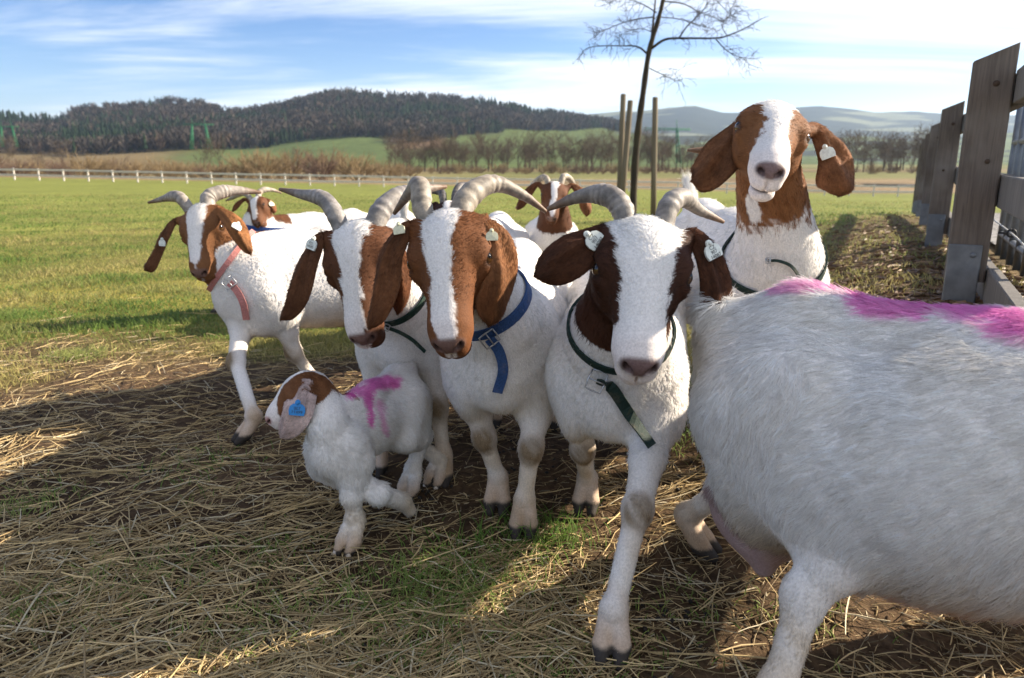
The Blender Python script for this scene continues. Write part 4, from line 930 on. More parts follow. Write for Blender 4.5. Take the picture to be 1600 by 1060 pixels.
for k in range(6):
    c = POST1+FD*3.16*k; gz = float(T0(c[0], c[1])); w_, d_ = .142, .085; h1, h2 = ZT-.045, ZT+.015    # slanted head
    if k == 5: h1 -= .05; h2 -= .05
    gb = gz+.10; bv = .006
    loc = np.array([[-w_/2+bv, -d_/2, gb], [w_/2-bv, -d_/2, gb], [w_/2, -d_/2+bv, gb], [w_/2, d_/2-bv, gb], [w_/2-bv, d_/2, gb], [-w_/2+bv, d_/2, gb], [-w_/2, d_/2-bv, gb], [-w_/2, -d_/2+bv, gb]]); top = loc.copy(); top[:, 2] = h1+(h2-h1)*(loc[:, 0]/w_+.5)
    V = np.vstack([loc, top])@RP.T+c*A_(1, 1, 0); jj = np.arange(8); Q = np.stack([jj, (jj+1) % 8, (jj+1) % 8+8, jj+8], -1); capt = np.array([[8, 9, 10], [8, 10, 11], [8, 11, 12], [8, 12, 13], [8, 13, 14], [8, 14, 15]])
    pobj = mesh_np('post', V, [Q, capt], POSTW, pf, smooth=False, off=po)
    for kx, kz, kr in ((.012, ZT-.13-.02*k, .014), (.02-.03*(k % 2), ZT-.42-.07*k, .011)):
        if k > 3: break
        cc = c*A_(1, 1, 0)+FP*kx-FD*(d_/2+.001)+A_(0, 0, kz); V, F_ = tube([cc-FD*.004, cc+FD*.01], [kr*.75, kr], 12); mesh_np('knot', V, F_, KNOT, pobj, off=po)
    cc = c*A_(1, 1, 0)+FP*-.012-FD*(d_/2+.007)+A_(0, 0, gz+.08); V, F_ = boxm(cc, (.118, .010, .34), RP, .003); ft = mesh_np('steel_foot', V, F_, GALV, pf, smooth=False, off=po)
    for bx_ in (.03,):
        b0 = cc+FP*bx_+A_(0, 0, .13)-FD*.004; V, F_ = tube([b0, b0-FD*.006, b0-FD*.008], [.011, .011, .006], 6); mesh_np('bolt', V, F_, GALV, ft, off=po)
for k in range(-1, 5):
    for zz_, hh in ((1.27, .125), (.885, .125), (.50, .14)):
        a = POST1+FD*3.16*k+FP*.098; b = a+FD*3.155
        if k == -1: a = POST1-FD*1.66+FP*.098
        if k == -1: b = POST1-FD*.004+FP*.098
        V, F_ = boxm(((a+b)/2*A_(1, 1, 0))+A_(0, 0, zz_+rng.normal(0, .006)), (.045, np.linalg.norm(b-a), hh), RP, .004); mesh_np('rail', V, F_, RAILG, pf, smooth=False, off=po)
c = POST1-FD*1.62+FP*.235; gz = float(T0(c[0], c[1])); V, F_ = boxm(A_(c[0], c[1], (gz-.2+ZT)/2), (.168, .085, ZT-gz+.2), RP, .006); mesh_np('post', V, F_, POSTW, pf, smooth=False, off=po)
# screw-in ring insulator and electric wire
ic = POST1*A_(1, 1, 0)+FP*.092-FD*.03+A_(0, 0, .72); a = np.linspace(0, 6.283, 15); BLK = simple_mat('black_insulator', (.02, .02, .022), (.03, .03, .03), 20, .5)
rg_ = ic+FP*.045+np.cos(a)[:, None]*A_(0, 0, .014)+np.sin(a)[:, None]*FP*.014; v1 = tube(rg_, .005, 6); v2 = tube([ic, ic+FP*.03], .005, 6); V, F_ = merge([v1, v2]); mesh_np('insulator', V, F_, BLK, pf, off=po)
V, F_ = tube(catmull([ic+FP*.045+FD*3.1, ic+FP*.045, ic+FP*.05-FD*.7-A_(0, 0, .05), ic+FP*.05-FD*1.42-A_(0, 0, .06)], 20), .0035, 6); mesh_np('electric_wire', V, F_, simple_mat('wire_tape', (.6, .6, .58), (.3, .3, .3), 200, .6), pf, off=po)
# pipe gate on the lane behind the fence
gt0 = POST1+FP*.36+FD*2.5; gt1 = gt0-FD*2.6; gz = float(T0(gt0[0], gt0[1])); gt = empty('pipe_gate', A_(gt0[0], gt0[1], gz)); tag(gt, 'galvanised steel pipe gate behind the wooden paddock fence', 'gate'); go = np.array(gt.location)
for z in (.15, .42, .75, 1.12): V, F_ = tube([gt0+A_(0, 0, gz+z), gt1+A_(0, 0, gz+z)], .019, 10); mesh_np('bar', V, F_, GALV, gt, off=go)
for q in np.linspace(0, 1, 9): c = gt0+(gt1-gt0)*q; V, F_ = tube([c+A_(0, 0, gz-.05), c+A_(0, 0, gz+1.2)], .021, 10); mesh_np('upright', V, F_, GALV, gt, off=go)
# paved lane behind it
b = NB('lane_setts'); vv = b.n('ShaderNodeTexVoronoi', feature='DISTANCE_TO_EDGE'); b.set(vv.inputs['Vector'], b.mapping(b.pos(), (1, 1.3, 1), (0, 0, .5))); vv.inputs['Scale'].default_value = 7
ed = b.ramp(vv.outputs['Distance'], .03, .10); cm_ = b.mix(ed, (.09, .08, .07), b.mix(b.noise(b.pos(), 6, 4), (.22, .21, .20), (.33, .31, .29)))
lane_m = b.done(b.bsdf(cm_, .85, .2, b.bump(ed, .5, .02)))
a_ = np.linspace(-.5, 12, 26); c_ = np.linspace(.40, 3.6, 12); AA, CC = np.meshgrid(a_, c_, indexing='ij'); LX = POST1[0]+FD[0]*AA+FP[0]*CC; LY = POST1[1]+FD[1]*AA+FP[1]*CC; LZ = T(LX, LY)+.03; i, j = np.meshgrid(np.arange(25), np.arange(11), indexing='ij')
tag(mesh_np('paved_lane', np.stack([LX, LY, LZ], -1).reshape(-1, 3), np.stack([i*12+j, (i+1)*12+j, (i+1)*12+j+1, i*12+j+1], -1).reshape(-1, 4), lane_m), kind='structure')
# ------------------------------------------------------------------ the herd
BROWN_D = (.062, .022, .010); BROWN_R = (.190, .070, .024); BROWN_M = (.125, .047, .019); BROWN_L = (.235, .098, .036)
HERD = 'goats of the herd'
BL_E = [(-.05, 0, .064), (.03, 0, .062), (.08, 0, .051), (.13, .002, .042), (.17, .002, .040), (.205, .002, .048), (.24, 0, .09), (.32, 0, .1)]
BL_C = [(-.05, -.014, .022), (.03, -.014, .038), (.09, -.010, .030), (.15, -.006, .021), (.22, -.002, .025), (.25, 0, .024), (.275, 0, .012), (.30, 0, .0)]
BL_B = [(-.05, -.004, .04), (.03, -.004, .042), (.09, -.004, .028), (.16, -.004, .022), (.22, -.010, .028), (.26, -.016, .028), (.29, -.01, .02)]
BL_A = [(-.05, .0, .03), (.03, .0, .042), (.09, 0, .034), (.16, 0, .028), (.20, 0, .026), (.23, 0, .022), (.25, 0, 0)]
BL_F = [(-.08, 0, .05), (.0, 0, .052), (.06, 0, .036), (.12, 0, .026), (.17, 0, .03), (.21, 0, .06), (.24, 0, .1), (.32, 0, .1)]
BL_D = [(-.05, 0, .012), (.03, 0, .025), (.09, 0, .018), (.16, 0, .016), (.22, 0, .02), (.26, 0, .01), (.28, 0, 0)]
BL_H = [(-.05, 0, .005), (.03, 0, .012), (.09, 0, .02), (.16, 0, .03), (.2, 0, .06), (.3, 0, .09)]
CAMN = (0, -1, .1)

def g_(x, y): q = G(x, y); return (q[0], q[1])
# E: front and centre
build_goat('horned goat stepping forward, dark brown head with very wide white blaze and green strap', HERD, (.31, 2.05), (-.18, -1), 1.0,
    (1012, 340, 1.49), (1007, 556, 1.29), (-.02, -1, .28),
    [dict(p=[(942, 362, .03, 14), (910, 388, .0, 34), (872, 412, -.01, 36), (838, 432, .0, 22)], n=(-.15, -1, .35), curl=-.22, hair=5000, col=(.085, .033, .016)),
     dict(p=[(1082, 368, .03, 14), (1108, 400, .0, 24), (1122, 455, -.02, 31), (1118, 505, -.02, 27), (1114, 530, -.02, 14)], n=(.3, -1, .05), curl=-.3, hair=5000, col=(.085, .033, .016))],
    [[(974, 332, .05, 18), (950, 306, .08, 18), (908, 307, .12, 11), (856, 327, .16, 3.5)], [(1044, 326, .05, 17), (1066, 309, .09, 15), (1092, 328, .15, 9), (1130, 347, .19, 3)]],
    BL_E, BROWN_D, hooves=(G(955, 1030), G(915, 800), None, None), hs=1.06, voxel=.0048, hairs=125000, neck_brown=.74,
    collar=(.70, (0, .1), (.010, .028, .022), .018), strap=dict(p=[(932, 596), (955, 606), (985, 650), (1019, 697)], width=.026, w=(1, .1, -.5)),
    tags=[(0, .42, .1, .036, 'CZ\n907\n14087', TAGW, (-.75, 0, .6)), (1, .40, 0, .036, 'CZ\n907\n14087', TAGW, (-.35, 0, .9))], throat_white=True, muzzle=(.21, .13, .12))
# C: big rusty head
build_goat('horned goat with broad rusty brown head, off-centre blaze, thick curved horns and blue collar', HERD, (.0, 2.26), (-.08, -1), 1.0,
    (696, 330, 1.72), (690, 528, 1.54), (-.17, -.97, .22),
    [dict(p=[(640, 352, .02, 12), (612, 392, .0, 24), (603, 440, -.01, 27), (588, 488, -.02, 20), (578, 512, -.02, 10)], n=(-.55, -.85, .1), curl=-.3, hair=4000, col=(.155, .062, .026)),
     dict(p=[(756, 350, .01, 20), (778, 380, -.01, 33), (783, 430, -.02, 38), (772, 480, -.02, 32), (765, 508, -.02, 18)], n=(.62, -.78, .12), curl=-.22, hair=4500, col=(.23, .10, .042))],
    [[(661, 328, .05, 16), (656, 292, .09, 16), (640, 302, .16, 9), (616, 334, .20, 3)], [(722, 326, .05, 19), (746, 296, .10, 18), (778, 288, .14, 13), (818, 306, .17, 8), (853, 331, .19, 3)]],
    BL_C, BROWN_R, hooves=(G(818, 838), G(777, 800), None, None), hs=1.04, voxel=.0050, hairs=85000, neck_brown=.36,
    collar=(.62, (0, .1), (.03, .075, .20), .030), strap=dict(p=[(765, 530), (780, 550), (786, 580), (777, 614)], width=.026, w=(1, .1, 0)),
    tags=[(0, .28, .1, .026, '', TAGY, (-.2, 0, 1)), (1, .36, .45, .026, '', TAGY, (0, 0, 1))], muzzle=(.20, .115, .092), hornc=(.31, .27, .22))
# B
build_goat('horned goat with brown face, wide grey horns and thin dark strap, behind the kid', HERD, (-.30, 2.62), (-.14, -1), .98,
    (548, 350, 2.02), (554, 522, 1.86), (-.17, -.97, .2),
    [dict(p=[(504, 368, .02, 10), (484, 402, .0, 20), (468, 448, -.01, 24), (452, 484, -.01, 17), (440, 499, -.01, 8)], n=(-.5, -.85, .1), curl=-.3, hair=3200, col=(.13, .055, .026)),
     dict(p=[(606, 370, .03, 10), (625, 410, .05, 20), (628, 450, .06, 22), (622, 490, .06, 10)], n=(.6, -.8, .1), hair=2000)],
    [[(527, 342, .05, 14), (506, 312, .09, 13), (472, 304, .13, 8), (437, 296, .17, 2.5)], [(592, 336, .06, 17), (618, 308, .11, 14), (652, 297, .17, 9), (697, 292, .24, 3)]],
    BL_B, BROWN_M, hooves=(G(690, 757), (-.44, 2.24), None, None), hs=1.02, voxel=.0055, hairs=60000, hairscale=1.15, neck_brown=.36,
    collar=(.66, (0, .1), (.01, .035, .026), .024), strap=dict(p=[(604, 512), (625, 520), (645, 532), (664, 550)], width=.011, w=(0, .2, 1)),
    tags=[(0, .33, -.1, .034, '927\n14085', TAGW, (.25, 0, .95))], muzzle=(.22, .125, .105), hornc=(.27, .25, .235))
# A
build_goat('horned goat striding at the left of the herd with tan brown head and pink collar', HERD, (-.80, 3.16), (-.82, -.57), 1.02,
    (308, 320, 2.92), (300, 420, 2.76), (-.14, -.97, .2),
    [dict(p=[(274, 345, .02, 6), (258, 366, .0, 12), (247, 392, -.01, 10), (233, 416, -.02, 11), (227, 422, -.02, 5)], n=(-.7, -.7, .1), twist=.5, hair=1800, col=(.14, .06, .028)),
     dict(p=[(343, 328, .0, 8), (362, 344, -.06, 15), (376, 366, -.08, 15), (387, 388, -.09, 9), (392, 397, -.09, 4)], n=(.5, -.8, .35), hair=2000, col=(.28, .12, .045))],
    [[(286, 314, .04, 9), (274, 307, .07, 9), (255, 311, .11, 5), (232, 317, .15, 1.8)], [(325, 312, .05, 12), (343, 301, .09, 11), (372, 298, .14, 7), (408, 301, .19, 2)]],
    BL_A, BROWN_L, hooves=((-.87, 3.0), G(385, 692), None, None), hs=1.0, voxel=.0062, hairs=52000, hairscale=1.4, neck_brown=.60,
    collar=(.74, (-.5, 0), (.50, .20, .18), .020), strap=dict(p=[(358, 442), (370, 455), (380, 475), (385, 500)], width=.026, w=(1, .1, .2)),
    tags=[(1, .55, .2, .034, '', TAGW, (.6, 0, .8)), (0, .5, -.6, .03, '', TAGW, (0, 0, 1))], muzzle=(.24, .14, .11), hornc=(.34, .30, .26))
# F: tall at the back by the fence
build_goat('goat standing tall near the wooden fence, chin raised, wide spread tan ears', HERD, (.78, 2.60), (.05, -1), 1.08,
    (1215, 158, 2.06), (1213, 240, 1.81), (-.02, -.72, .7),
    [dict(p=[(1158, 200, .03, 16), (1132, 238, .02, 32), (1110, 266, .01, 30), (1092, 280, .01, 24), (1082, 284, .01, 12)], n=(-.2, -1, .1), curl=-.15, hair=3200, col=(.17, .075, .035), twist=-.25),
     dict(p=[(1276, 204, .03, 14), (1298, 232, .02, 26), (1310, 262, .01, 37), (1314, 288, .0, 36), (1312, 306, .0, 24)], n=(.3, -1, .15), curl=-.3, hair=3400, col=(.24, .105, .048))],
    [[(1178, 190, .12, 9), (1148, 220, .2, 9), (1112, 234, .2, 7), (1074, 235, .19, 2.2)]],
    BL_F, BROWN_L, hs=1.05, voxel=.0056, hairs=70000, hairscale=1.2, neck_brown=.50, tail=(-.5, 0, .8),
    collar=(.80, (0, .2), (.012, .03, .024), .024), strap=dict(p=[(1200, 408), (1216, 408), (1236, 416), (1250, 434)], width=.008, w=(0, .2, 1)),
    tags=[(0, .36, -.55, .036, '007\n14091', TAGW, (.3, 0, .95)), (1, .42, .55, .036, '', TAGW, (-.35, 0, .9))], throat_white=True, muzzle=(.24, .16, .15), hornc=(.30, .16, .08), neck_r=1.0)
# D
build_goat('distant horned goat with red brown head facing forward, between two nearer heads', HERD, (.26, 4.75), (-.02, -1), 1.0,
    (868, 284, 4.25), (862, 336, 4.10), (-.05, -1, .3),
    [dict(p=[(840, 288, .04, 4), (826, 300, .05, 8), (815, 316, .05, 8), (808, 328, .05, 4)], n=(-.5, -.9, .1), hair=700), dict(p=[(893, 290, .03, 4), (908, 302, .02, 9), (917, 322, .02, 11), (917, 338, .02, 7)], n=(.4, -.9, .1), hair=700, col=(.2, .085, .04))],
    [[(853, 279, .05, 5), (842, 281, .10, 5), (825, 300, .16, 4), (806, 326, .2, 1.5)], [(880, 277, .05, 5), (889, 279, .10, 5), (897, 290, .15, 3.5), (902, 300, .18, 1.3)]],
    BL_D, (.13, .05, .022), hs=1.0, voxel=.008, hairs=22000, hairscale=2.2, neck_brown=.7, hornc=(.42, .36, .28), muzzle=(.25, .16, .13))
# A2
build_goat('distant goat on the grass behind the pink collared one, brown ears and blue collar', HERD, (-1.42, 5.2), (-.8, -.6), .98,
    (397, 309, 4.95), (396, 346, 4.83), (-.35, -.9, .25),
    [dict(p=[(383, 312, .03, 3), (374, 317, .02, 5), (367, 324, .02, 5), (363, 331, .02, 3)], n=(-.6, -.8, .1), hair=500), dict(p=[(410, 311, .03, 3), (420, 317, .03, 6), (427, 326, .03, 6), (428, 334, .03, 3)], n=(.5, -.85, .1), hair=500, col=(.22, .09, .04))],
    [[(386, 305, .05, 4), (376, 303, .09, 4), (364, 309, .13, 3), (353, 314, .16, 1)], [(404, 303, .05, 4.5), (412, 297, .09, 4.5), (425, 297, .14, 3), (440, 302, .19, 1)]],
    BL_A, (.15, .06, .026), hooves=(None, G(341, 491), None, None), hs=.98, voxel=.008, hairs=22000, hairscale=2.4, neck_brown=.34, collar=(.6, (0, .2), (.02, .06, .22), .03), muzzle=(.22, .13, .11), hornc=(.42, .36, .29), tags=[(1, .6, 0, .034, '', TAGY, (0, 0, 1))])
# I: rump and tail
build_goat('white goat turned away in the background with its tail raised', HERD, (-.80, 5.2), (-.25, 1), 1.02,
    (0, (-1.02, 5.78, .50)), (0, (-1.06, 5.95, .30)), (-.1, .6, .8), [],
    [], BL_A, BROWN_M, hs=.98, voxel=.009, hairs=16000, hairscale=2.2, tail=(-.25, 0, 1), eyes=False)
# J: behind C
build_goat('goat with dark brown poll and dark horns mostly hidden behind the rusty headed one', HERD, (-.12, 4.12), (-.12, -1), 1.0,
    (700, 314, 3.42), (694, 372, 3.28), (-.1, -1, .2), [dict(p=[(680, 320, .03, 5), (668, 335, .03, 8), (664, 352, .03, 5)], n=(-.5, -.9, .1), hair=400), dict(p=[(722, 320, .03, 5), (735, 335, .03, 8), (738, 352, .03, 5)], n=(.5, -.9, .1), hair=400)],
    [[(692, 309, .05, 6), (688, 300, .1, 6), (668, 300, .16, 4), (642, 312, .2, 1.5)], [(711, 308, .05, 6), (716, 294, .1, 6), (728, 290, .16, 5), (748, 300, .2, 2)]],
    BL_D, (.05, .02, .012), hs=1.0, voxel=.009, hairs=14000, hairscale=1.9, neck_brown=.6, hornc=(.11, .10, .095), eyes=False)
# G: big white back in the right foreground
PINKG = [((1215, 452), (1300, 448), 7, 9, .6), ((1300, 450), (1370, 456), 10, 18, .75), ((1350, 470), (1440, 490), 26, 14, .75), ((1350, 458), (1600, 500), 17, 18, .82), ((1560, 500), (1700, 525), 26, 26, .8)]
build_goat('large white goat seen from its rump with pink dye along its back', HERD, (.875, 1.235), (.88, -.47), 1.05,
    (0, (1.48, .78, .98)), (0, (1.68, .66, .80)), (.5, -.3, .8), [], [], BL_E, BROWN_M, hooves=(None, (1.20, .86), G(1092, 868), (.49, 1.09)), hs=1.05, voxel=.0062, hairs=200000, fat=1.32, tail=(-.12, .1, -.95),
    udder=True, pink=PINKG, eyes=False, sag=.015, wide=1.06, grey=.02, hairlen=.026, clump=(.011, .55), sleek=1.4, hide=.92, straight=True, leg_r=.95, udx=-.37)
# H: kid
PINKH = [((548, 616), (580, 602), 10, 12, .75), ((580, 602), (616, 596), 12, 9, .85), ((576, 606), (578, 664), 11, 6, .85), ((588, 630), (602, 680), 8, 5, .45)]
build_goat('small white kid with tan head and pink mark on its rump, one foreleg lifted', 'young goats', (-.405, 1.955), (-.36, -.93), .50,
    (482, 582, 1.84), (392, 656, 1.79), (-.62, -.12, .78),
    [dict(p=[(476, 610, -.055, 22), (467, 636, -.08, 29), (453, 662, -.085, 25), (440, 684, -.085, 15)], n=(-.25, -.95, .2), curl=-.25, hair=3500, col=(.58, .44, .40)),
     dict(p=[(484, 584, .05, 8), (494, 588, .07, 10), (500, 598, .08, 5)], n=(.4, .6, .5), hair=500, col=(.45, .3, .26))],
    [], BL_H, (.21, .085, .032), hooves=(G(547, 862), None, G(640, 776), (-.24, 2.16)), hs=.68, voxel=.0036, hairs=70000, hairscale=1.1, neck_brown=.20, snout=.055,
    folded=(1, [P(592, 772, 1.80), P(628, 783, 1.88), P(640, 797, 1.90)]), pink=PINKH, knee_dirt=False, tags=[(0, .55, .1, .036, '007\n11499', TAGB, (.15, 0, 1))], muzzle=(.55, .30, .28), leg_r=1.55, fat=.92, wide=.90, body_z=1.14, hairlen=.030, shoulder=.78, sleek=1.2, clump=(.006, .4), name='goat_kid', tail=(-.4, 0, .3))
# ================================================================== straw, chaff, grass
STRAWM = attr_mat('straw', .6, .3, 300, .3, trans=.15)
GRASSM = strand_mat('grass_blades', trans=.35, rough=.55, spec=.25, use_n=.55)
def pix_ground(px, py):
    x = (px-800)/FPX; y = (530-py)/FPX; d = np.stack([x, CT+y*ST, y*CT-ST], -1); z = np.zeros(len(px))
    for _ in range(25): t = (CH-z)/np.maximum(-d[:, 2], 1e-4); z = .5*z+.5*T0(d[:, 0]*t, d[:, 1]*t)
    return d[:, 0]*t, d[:, 1]*t
def straw_mesh(name, X, Y, Lg, wd, cols, lift, label):
    n = len(X); a = rng.random(n)*6.283; a = np.where(rng.random(n) < .22, rng.normal(.35, .5, n), a); dx, dy = np.cos(a), np.sin(a)
    K = 5; t = np.linspace(-.5, .5, K)[None]; bend = rng.normal(0, .028, (n, 1)); kink = np.where(rng.random((n, 1)) < .14, rng.normal(0, .35, (n, 1)), 0)
    off = (bend*(t**2*4-.3)+kink*np.maximum(t, 0))*Lg[:, None]; PX = X[:, None]+dx[:, None]*t*Lg[:, None]-dy[:, None]*off; PY = Y[:, None]+dy[:, None]*t*Lg[:, None]+dx[:, None]*off
    PZ = T(PX, PY); e0, e1 = PZ[:, :1], PZ[:, -1:]; line = e0+(e1-e0)*(t+.5); PZ = np.maximum(PZ*.55+line*.45, PZ)+lift[:, None]+wd[:, None]*.5+rng.normal(0, .10, (n, 1))*t*Lg[:, None]*(rng.random((n, 1)) < .5)
    PZ = np.maximum(PZ, T(PX, PY)-.002); p = np.stack([PX, PY, PZ], -1); tg = nrm_rows(np.gradient(p, axis=1)); up = np.array([0, 0, 1.0]); s_ = nrm_rows(np.cross(tg, up)); v_ = np.cross(s_, tg)
    tw = rng.random((n, 1, 1))*3; c, q = np.cos(tw), np.sin(tw); flat = np.where(rng.random((n, 1, 1)) < .4, .25, .8); V = []
    tap = (1-.35*np.abs(np.linspace(-1, 1, K)))[None, :, None]
    for k in range(4): an = k*1.5708; o = math.cos(an)*(c*s_+q*v_)+math.sin(an)*flat*(c*v_-q*s_); V.append(p+o*wd[:, None, None]*.5*tap)
    V = np.stack(V, 2).reshape(-1, 3); b = (np.arange(n)*K*4)[:, None, None]+(np.arange(K-1)*4)[None, :, None]; j = np.arange(4)[None, None]; j2 = (j+1) % 4
    Q = np.stack([b+j, b+j2, b+4+j2, b+4+j], -1).reshape(-1, 4)
    return tag(mesh_np(name, V, Q, STRAWM, cols=np.clip(np.repeat(cols, K*4, 0), .01, .8), smooth=False), label, 'straw', kind='stuff')
def straw_cols(n): 
    base = A_(.62, .46, .23)*(.5+.75*rng.random((n, 1))); k = rng.random((n, 1)); return np.where(k < .22, base*A_(.62, .58, .55), np.where(k > .88, A_(.58, .49, .32)*(.8+.3*rng.random((n, 1))), base))
nS = 32000
px = rng.uniform(-260, 1860, nS); py = 455+(1230-455)*rng.random(nS)**.9; X, Y = pix_ground(px, py)
den = paddock(X, Y)*(np.where(px < 560, .42, .16)+1.1*sstep(.36, .62, fbm(X*1.9+3, Y*1.9+7, 3)))*np.where(px < 560, 1.3, .7); den = np.where((Y > 2.3) & (X < -.6), den*1.3+.1, den); k = rng.random(nS) < den
X, Y = X[k], Y[k]; n = len(X)
straw_mesh('loose_straw', X, Y, np.clip(rng.lognormal(-2.35, .6, n), .03, .34), rng.uniform(.0018, .0048, n), straw_cols(n), rng.random(n)**2*.022, 'loose dry straw scattered over the trodden soil')
nC = 26000
px = rng.uniform(-200, 1800, nC); py = 480+(1180-480)*rng.random(nC); X, Y = pix_ground(px, py); den = (.25+.9*sstep(.3, .6, fbm(X*2.5+8, Y*2.5+1, 3)))*paddock(X, Y); k = rng.random(nC) < den; X, Y = X[k], Y[k]; n = len(X)
cc = straw_cols(n)*(.45+.55*rng.random((n, 1))); straw_mesh('chaff', X, Y, rng.uniform(.008, .035, n), rng.uniform(.0015, .0035, n), cc, rng.random(n)*.004, 'short broken chaff trodden into the soil')
# litter on the bank by the fence
nL = 9000; px = rng.uniform(1180, 1640, nL); py = rng.uniform(285, 560, nL); X, Y = pix_ground(px, py); dp = (X-POST1[0])*FP[0]+(Y-POST1[1])*FP[1]; k = (rng.random(nL) < sstep(-2.2, -.4, dp)*(dp < .3)) & (Y < 15); X, Y = X[k], Y[k]; n = len(X)
cc = np.where(rng.random((n, 1)) < .5, A_(.26, .17, .09), A_(.15, .085, .045))*(.6+.8*rng.random((n, 1))); straw_mesh('leaf_litter', X, Y, rng.uniform(.02, .09, n), rng.uniform(.006, .022, n), cc, rng.random(n)*.012, 'dry brown leaf litter along the foot of the fence')

def grass(name, X, Y, hgt, rad, cols, label, lean=.55):
    n = len(X); Z = T(X, Y); a = rng.random(n)*6.283; d = np.stack([np.cos(a), np.sin(a), np.zeros(n)], -1)*(lean*(.3+rng.random((n, 1)))); K = 4; t = np.linspace(0, 1, K)[None, :, None]
    p = np.stack([X, Y, Z-.003], -1)[:, None]+hgt[:, None, None]*(t*A_(0, 0, 1)*(1-.35*t*lean)+d[:, None]*t**1.7); r = rad[:, None]*np.array([.9, 1, .75, .12])[None]
    nn = np.tile(A_(0, 0, 1), (n, 1))*1.0+rng.normal(0, .35, (n, 3)); return tag(curves_np(name, p, r, np.clip(cols, .005, .6), nrm_rows(nn), GRASSM), label, 'grass', kind='stuff')
def gcols(X, Y, n):
    f = fbm(X*1.3+2, Y*1.3, 3)-.44; f2 = fbm(X*.45+12, Y*.45+4, 3)-.44; dry = np.clip(.42+f*2.0+f2*2.6+rng.normal(0, .2, n), 0, 1)[:, None]; return (A_(.115, .178, .030)*(1-dry)+A_(.36, .30, .105)*dry)*(.6+.8*rng.random((n, 1)))
nG = 230000
py = 262+(760-262)*rng.random(nG)**1.25; px = rng.uniform(-120, 1720, nG); X, Y = pix_ground(px, py); r = np.hypot(X, Y); k = (rng.random(nG) > paddock(X, Y)*1.02) & (Y > .5) & (r < 46)
dp = (X-POST1[0])*FP[0]+(Y-POST1[1])*FP[1]; k &= (rng.random(nG) > .72*sstep(-1.6, -.5, dp)*(Y < 14)) & (dp < .3)
X, Y, r = X[k], Y[k], r[k]; n = len(X); tuft = .55+1.0*sstep(.35, .65, fbm(X*2.6+5, Y*2.6+2, 3))
grass('turf', X, Y, rng.uniform(.022, .055, n)*tuft, np.maximum(.0011, r*.00042), gcols(X, Y, n), 'short yellowish green turf of the meadow')
# tufts in the trodden soil
tx = [(845, 842, 150, .075), (690, 935, 130, .06), (760, 905, 110, .055), (650, 962, 120, .055), (800, 880, 50, .04), (1030, 660, 120, .07), (1050, 610, 140, .08), (25, 500, 200, .09), (640, 1025, 70, .045), (970, 1035, 60, .04), (560, 690, 70, .05), (310, 730, 60, .05), (270, 890, 80, .05), (480, 940, 60, .045), (40, 790, 80, .05), (130, 930, 60, .045), (1080, 690, 90, .06), (700, 870, 60, .045), (430, 860, 60, .04), (1240, 965, 40, .04), (120, 560, 160, .07), (560, 455, 100, .07), (520, 510, 100, .07), (650, 900, 70, .05), (30, 965, 90, .045), (380, 985, 80, .045), (860, 1010, 50, .04)]
Xs, Ys, Hs = [], [], []
for x, y, m, h in tx:
    g0 = G(x, y); s_ = .055+.03*rng.random(); Xs.append(rng.normal(g0[0], s_*1.3, m*2)); Ys.append(rng.normal(g0[1], s_, m*2)); Hs.append(h*rng.uniform(.4, 1.1, m*2))
nR = 16000; qx = rng.uniform(-200, 1800, nR); qy = rng.uniform(480, 1150, nR); X, Y = pix_ground(qx, qy); k = (fbm(X*3.3+21, Y*3.3+5, 3) > .66) & (rng.random(nR) < .8); Xs.append(X[k]); Ys.append(Y[k]); Hs.append(rng.uniform(.012, .045, k.sum()))
X, Y, H = np.concatenate(Xs), np.concatenate(Ys), np.concatenate(Hs); n = len(X)
grass('grass_tufts', X, Y, H, np.full(n, .0012), gcols(X, Y, n)*A_(.85, 1.1, .9), 'sparse green grass tufts in the trodden soil', .7)
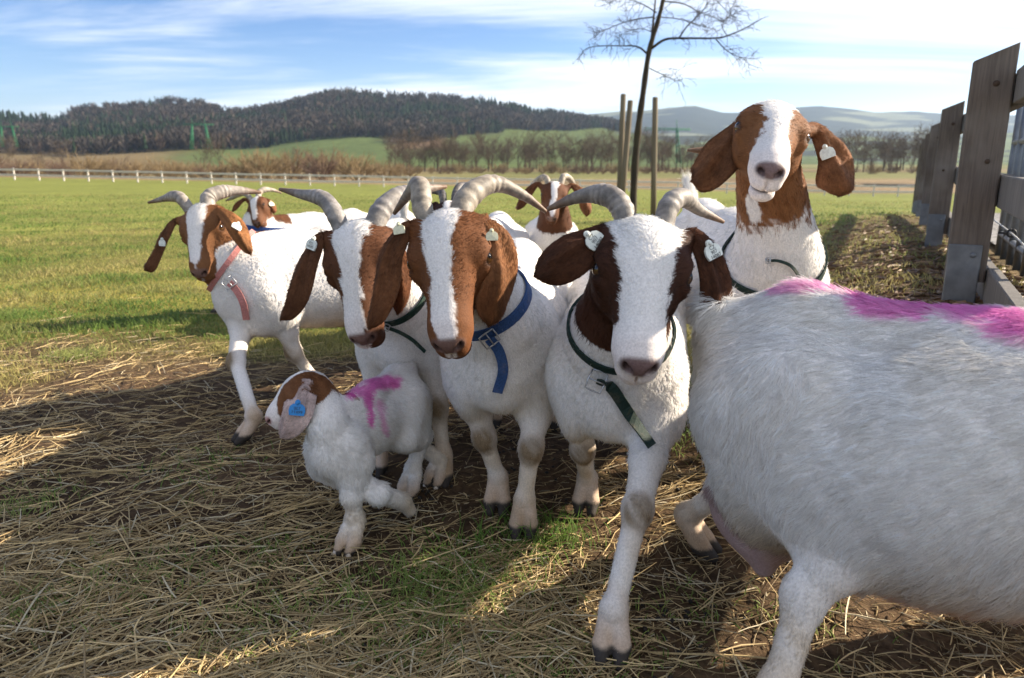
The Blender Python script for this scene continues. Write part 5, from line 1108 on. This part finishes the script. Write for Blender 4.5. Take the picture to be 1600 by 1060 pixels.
# goat droppings: small dark pellets in loose heaps
nD = 260; hx = rng.uniform(-150, 1500, 26); hy = rng.uniform(560, 1080, 26); bx_, by_ = pix_ground(hx, hy); k = rng.integers(0, 26, nD); X = bx_[k]+rng.normal(0, .045, nD); Y = by_[k]+rng.normal(0, .045, nD)
th, ph = np.meshgrid(np.linspace(0, np.pi, 6), np.linspace(0, 6.283, 8, endpoint=False), indexing='ij'); sp_ = np.stack([np.sin(th)*np.cos(ph), np.sin(th)*np.sin(ph), np.cos(th)], -1).reshape(-1, 3)*A_(1, .75, .72); i, j = np.meshgrid(np.arange(5), np.arange(8), indexing='ij'); qd = np.stack([i*8+j, (i+1)*8+j, (i+1)*8+(j+1) % 8, i*8+(j+1) % 8], -1).reshape(-1, 4)
ang = rng.random(nD)*6.28; rr = rng.uniform(.005, .0075, nD); vx = (sp_[None, :, 0]*np.cos(ang)[:, None]-sp_[None, :, 1]*np.sin(ang)[:, None])*rr[:, None]+X[:, None]; vy = (sp_[None, :, 0]*np.sin(ang)[:, None]+sp_[None, :, 1]*np.cos(ang)[:, None])*rr[:, None]+Y[:, None]; vz = sp_[None, :, 2]*rr[:, None]+(T(X, Y)+.005)[:, None]
tag(mesh_np('droppings', np.stack([vx, vy, vz], -1).reshape(-1, 3), (qd[None]+(np.arange(nD)*48)[:, None, None]).reshape(-1, 4), simple_mat('droppings', (.028, .022, .016), (.015, .012, .01), 60, .6)), 'small dark goat droppings lying in the straw', 'droppings', kind='stuff')
# ------------------------------------------------------------------ haze over the valley
hz = NB('haze_air'); pv = hz.n('ShaderNodeVolumePrincipled'); pv.inputs['Color'].default_value = (.58, .76, 1.0, 1); pv.inputs['Density'].default_value = 1.0e-4; pv.inputs['Anisotropy'].default_value = .35
hz.t.links.new(pv.outputs[0], hz.out.inputs['Volume'])
V, F_ = boxm((0, 0, 170), (2*6400, 2*6400, 400)); ho = mesh_np('haze', V, F_, hz.m, smooth=False); tag(ho, 'pale blue haze in the air over the valley', 'haze', kind='stuff')
